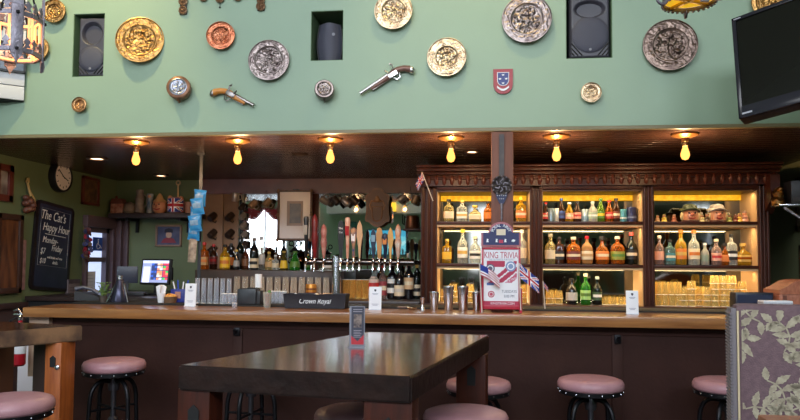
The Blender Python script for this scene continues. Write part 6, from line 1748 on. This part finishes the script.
# stools
def stool():
    o = empty('bar_stool', (0, 0, 0), 'x', 'stool', group='pink leather bar stools')
    R = .185; H = .78
    g = G(); g.lathe([(R*.96, H-.062), (R*1.0, H-.05), (R*1.0, H-.03), (R*.95, H-.012), (R*.80, H-.002), (R*.4, H+.004), (0.0005, H+.005)], 40); g.build('seat_cushion', LEATHER, o, ang=80)
    g = G(); g.lathe([(R*.5, H-.092), (R*.93, H-.088), (R*.96, H-.085), (R*.96, H-.058), (R*.5, H-.058)], 40); g.mi = 1
    for k in range(16):
        a = 2*pi*k/16; g.ball((R*.965*cos(a), R*.965*sin(a), H-.073), .006, 1)
    g.build('seat_ring', [BLACKI, STEEL], o)
    g = G(); g.lathe([(.05, H-.10), (.05, H-.09), (.05, H-.088)], 20); g.lathe([(.016, .42), (.016, H-.09)], 12); g.lathe([(.03, .60), (.034, .62), (.034, .66), (.024, .69)], 16); g.lathe([(.024, .40), (.03, .41), (.03, .44), (.02, .45)], 12); g.build('screw_post', mat('screw_grey', (84, 82, 88), .35, .8), o)
    for k in range(4):
        a = 2*pi*k/4+.55
        g = G(); pts = [(.02, H-.125), (.08, H-.120), (.125, H-.145), (.150, H-.20), (.157, H-.29), (.168, H-.50), (.19, 0)]
        # smooth the arch of the strap leg
        P = [Vector((r*cos(a), r*sin(a), z)) for r, z in pts]
        Q = []
        for i in range(len(P)-1):
            p0, p1, p2, p3 = P[max(i-1, 0)], P[i], P[i+1], P[min(i+2, len(P)-1)]
            for s in range(5):
                u = s/5; Q.append(.5*((2*p1)+(p2-p0)*u+(2*p0-5*p1+4*p2-p3)*u*u+(3*p1-p0-3*p2+p3)*u**3))
        Q.append(P[-1])
        g.tube(Q, .013, 10); lg = g.build('leg', BLACKI, o, ang=80)
        g = G(); g.lathe([(.02, 0), (.018, .012)], 12, Matrix.Translation(P[-1]) if False else Matrix.Translation((P[-1].x, P[-1].y, 0))); g.build('foot', BLACK, lg)
    g = G(); g.tube([(.168*cos(2*pi*k/32), .168*sin(2*pi*k/32), .26) for k in range(32)], .010, 8, closed=True); g.build('foot_ring', BLACKI, o)
    g = G(); g.tube([(.16*cos(.55), .16*sin(.55), .50), (0, 0, .50), (-.16*cos(.55), -.16*sin(.55), .50)], .008, 6); g.tube([(.16*cos(.55+pi/2), .16*sin(.55+pi/2), .50), (0, 0, .50), (-.16*cos(.55+pi/2), -.16*sin(.55+pi/2), .50)], .008, 6); g.build('cross_brace', BLACKI, o)
    return o
st = None
for px, py, z, rz, lb in ((590.5, 377.5, .78, .2, 'pink bar stool standing alone before the bar front right of the pub table'.replace('right of', 'past')),
    (114.5, 359, .82, .5, 'pink bar stool between the orange legged table and the dark pub table'),
    (465.5, 409.5, .79, .9, 'pink bar stool pushed up to the near corner of the dark pub table'),
    (357, 408, .79, 1.3, 'pink bar stool tucked beneath the near edge of the dark pub table'),
    (478.5, 379, .76, .1, 'pink bar stool behind the far leg of the dark pub table'),
    (727, 379, .78, .4, 'pink bar stool half hidden by the floral chair'),
    (11, 396.5, .80, .7, 'pink bar stool cut by the picture edge before the orange legged table')):
    p = on_z(px, py, z)
    if st is None: o = st = stool()
    else: o = copy_tree(st)
    o.location = (p.x, p.y, 0); o.scale = (1, 1, z/.78); o.rotation_euler = (0, 0, rz); o['label'] = lb
o = copy_tree(st); p = on_y(251, 400, 4.15); o.location = (p.x, 4.15, 0); o.scale = (1, 1, .80/.78); o.rotation_euler = (0, 0, .9); o['label'] = 'bar stool hidden behind the dark pub table with only its black legs showing'

# floral chair
FAB = mat('chair_fabric', (108, 84, 88), .8, var=((92, 70, 76), 60), bump=(220, .25))
LEAF = mat('leaf_weave', (174, 164, 140), .75, var=((140, 128, 108), 50), bump=(260, .2))
RIB = mat('ribbed_piping', (112, 104, 108), .7, bump=(240, .3)); PIPE = mat('cream_piping', (206, 186, 150), .6)
YCH = 2.2
pL = on_y(735, 304, YCH); pT = pL.z
ch = empty('floral_chair', (pL.x, YCH, 0), 'high backed chair in mauve fabric woven with cream leaf scrolls', 'chair', (0, 0, -.13))
CW = .56; zb_ = .70
M = Matrix.Translation((0, 0, 0))
g = G(); g.box(0, CW, 0, .07, zb_, pT, .018); g.build('backrest', FAB, ch)
# ribbed side strip and cream piping
g = G(); g.box(-.012, .004, -.002, .066, zb_, pT-.012, .006)
for k in range(60):
    z = zb_+.01+(pT-zb_-.04)*k/59; g.tube([(-.013, -.004, z), (-.013, .064, z+.004)], .004, 5)
g.build('ribbed_edge_piping', RIB, ch)
g = G(); g.tube([(.006, -.004, zb_), (.006, -.004, pT-.02)], .003, 8); g.tube([(CW-.006, -.004, pT-.02), (CW-.006, -.004, zb_)], .003, 8); g.build('cream_piping', PIPE, ch)
# woven leaf scrolls
def leaf_spray(g, x, z, s, a, flip):
    M2 = Matrix.Translation((x, -.0012, z)) @ Matrix.Rotation(a, 4, 'Y') @ Matrix.Scale(s, 4)
    def leaf(x0, z0, ang, L, w):
        P = []
        n = 9
        for k in range(n+1):
            t = k/n; P.append((t*L, w*sin(pi*t**.8)*(1+.30*(k % 2))))
        Q = [(px, -py*.75) for px, py in reversed(P[1:-1])]
        pts = [(x0+px*cos(ang)-py*sin(ang), z0+px*sin(ang)+py*cos(ang)) for px, py in P+Q]
        vs = [g.bm.verts.new(M2 @ Vector((px*flip, 0, pz))) for px, pz in pts]
        g.bm.faces.new(vs)
    cur = [(.0, .0), (.18, .10), (.38, .12), (.58, .04), (.72, -.12), (.70, -.28)]
    st_ = [g.bm.verts.new(M2 @ Vector((x1*flip, 0, z1+.02))) for x1, z1 in cur]+[g.bm.verts.new(M2 @ Vector((x1*flip, 0, z1-.02))) for x1, z1 in reversed(cur)]
    g.bm.faces.new(st_)
    for (x1, z1), aa, L in zip(cur, (2.6, 1.5, 1.2, .7, .0, -.9), (.30, .36, .40, .40, .40, .30)): leaf(x1, z1, aa, L*1.15, .085)
    for (x1, z1), aa, L in zip(cur[1:], (-1.2, -1.5, -1.8, -2.2, -2.6), (.26, .34, .34, .28, .22)): leaf(x1, z1, aa, L*1.2, .075)
g = G()
rl = random.Random(3)
for r in range(8):
    for c2 in range(7):
        leaf_spray(g, .05+.115*c2+(.055 if r % 2 else 0)+rl.uniform(-.012, .012)-.09, pT-.05-.085*r, .118, rl.choice((.2, -.5, .9, 2.6, -2.2, 1.6)), 1 if (r+c2) % 2 else -1)
for v in g.bm.verts:
    v.co.x = min(max(v.co.x, .016), CW-.016); v.co.z = min(max(v.co.z, zb_+.005), pT-.016)
g.build('woven_leaf_pattern', LEAF, ch, smooth=False)
g = G(); g.box(-.01, CW+.01, .06, .55, .62, .76, .03); g.build('seat', FAB, ch)
for x in (.03, CW-.03):
    for y in (.05, .50):
        g = G(); g.box(x-.024, x+.024, y-.024, y+.024, 0, .63, .004); g.build('leg', DLEG, ch)
g = G(); g.box(.03, CW-.03, .488, .512, .22, .26); g.box(.03, CW-.03, .04, .06, .22, .26); g.build('stretcher', DLEG, ch)
# corner of a wooden table in front of the chair
q = on_z(757, 414, 1.07)
o = empty('side_table', (q.x, q.y, 0), 'light brown wooden table corner in front of the floral chair', 'table', (0, 0, .0))
TW = mat('light_table', (166, 112, 84), .35, var=((140, 92, 68), 9), stretch=(1, 6, 1))
g = G(); g.box(0, .62, -.62, 0, 1.03, 1.07, .006); g.build('table_top', TW, o)
g = G(); g.box(.02, .60, -.60, -.02, .95, 1.03, .003); g.build('apron', TW, o)
for x in (.05, .57):
    for y in (-.05, -.57):
        g = G(); g.box(x-.03, x+.03, y-.03, y+.03, 0, .96, .004); g.build('leg', TW, o)
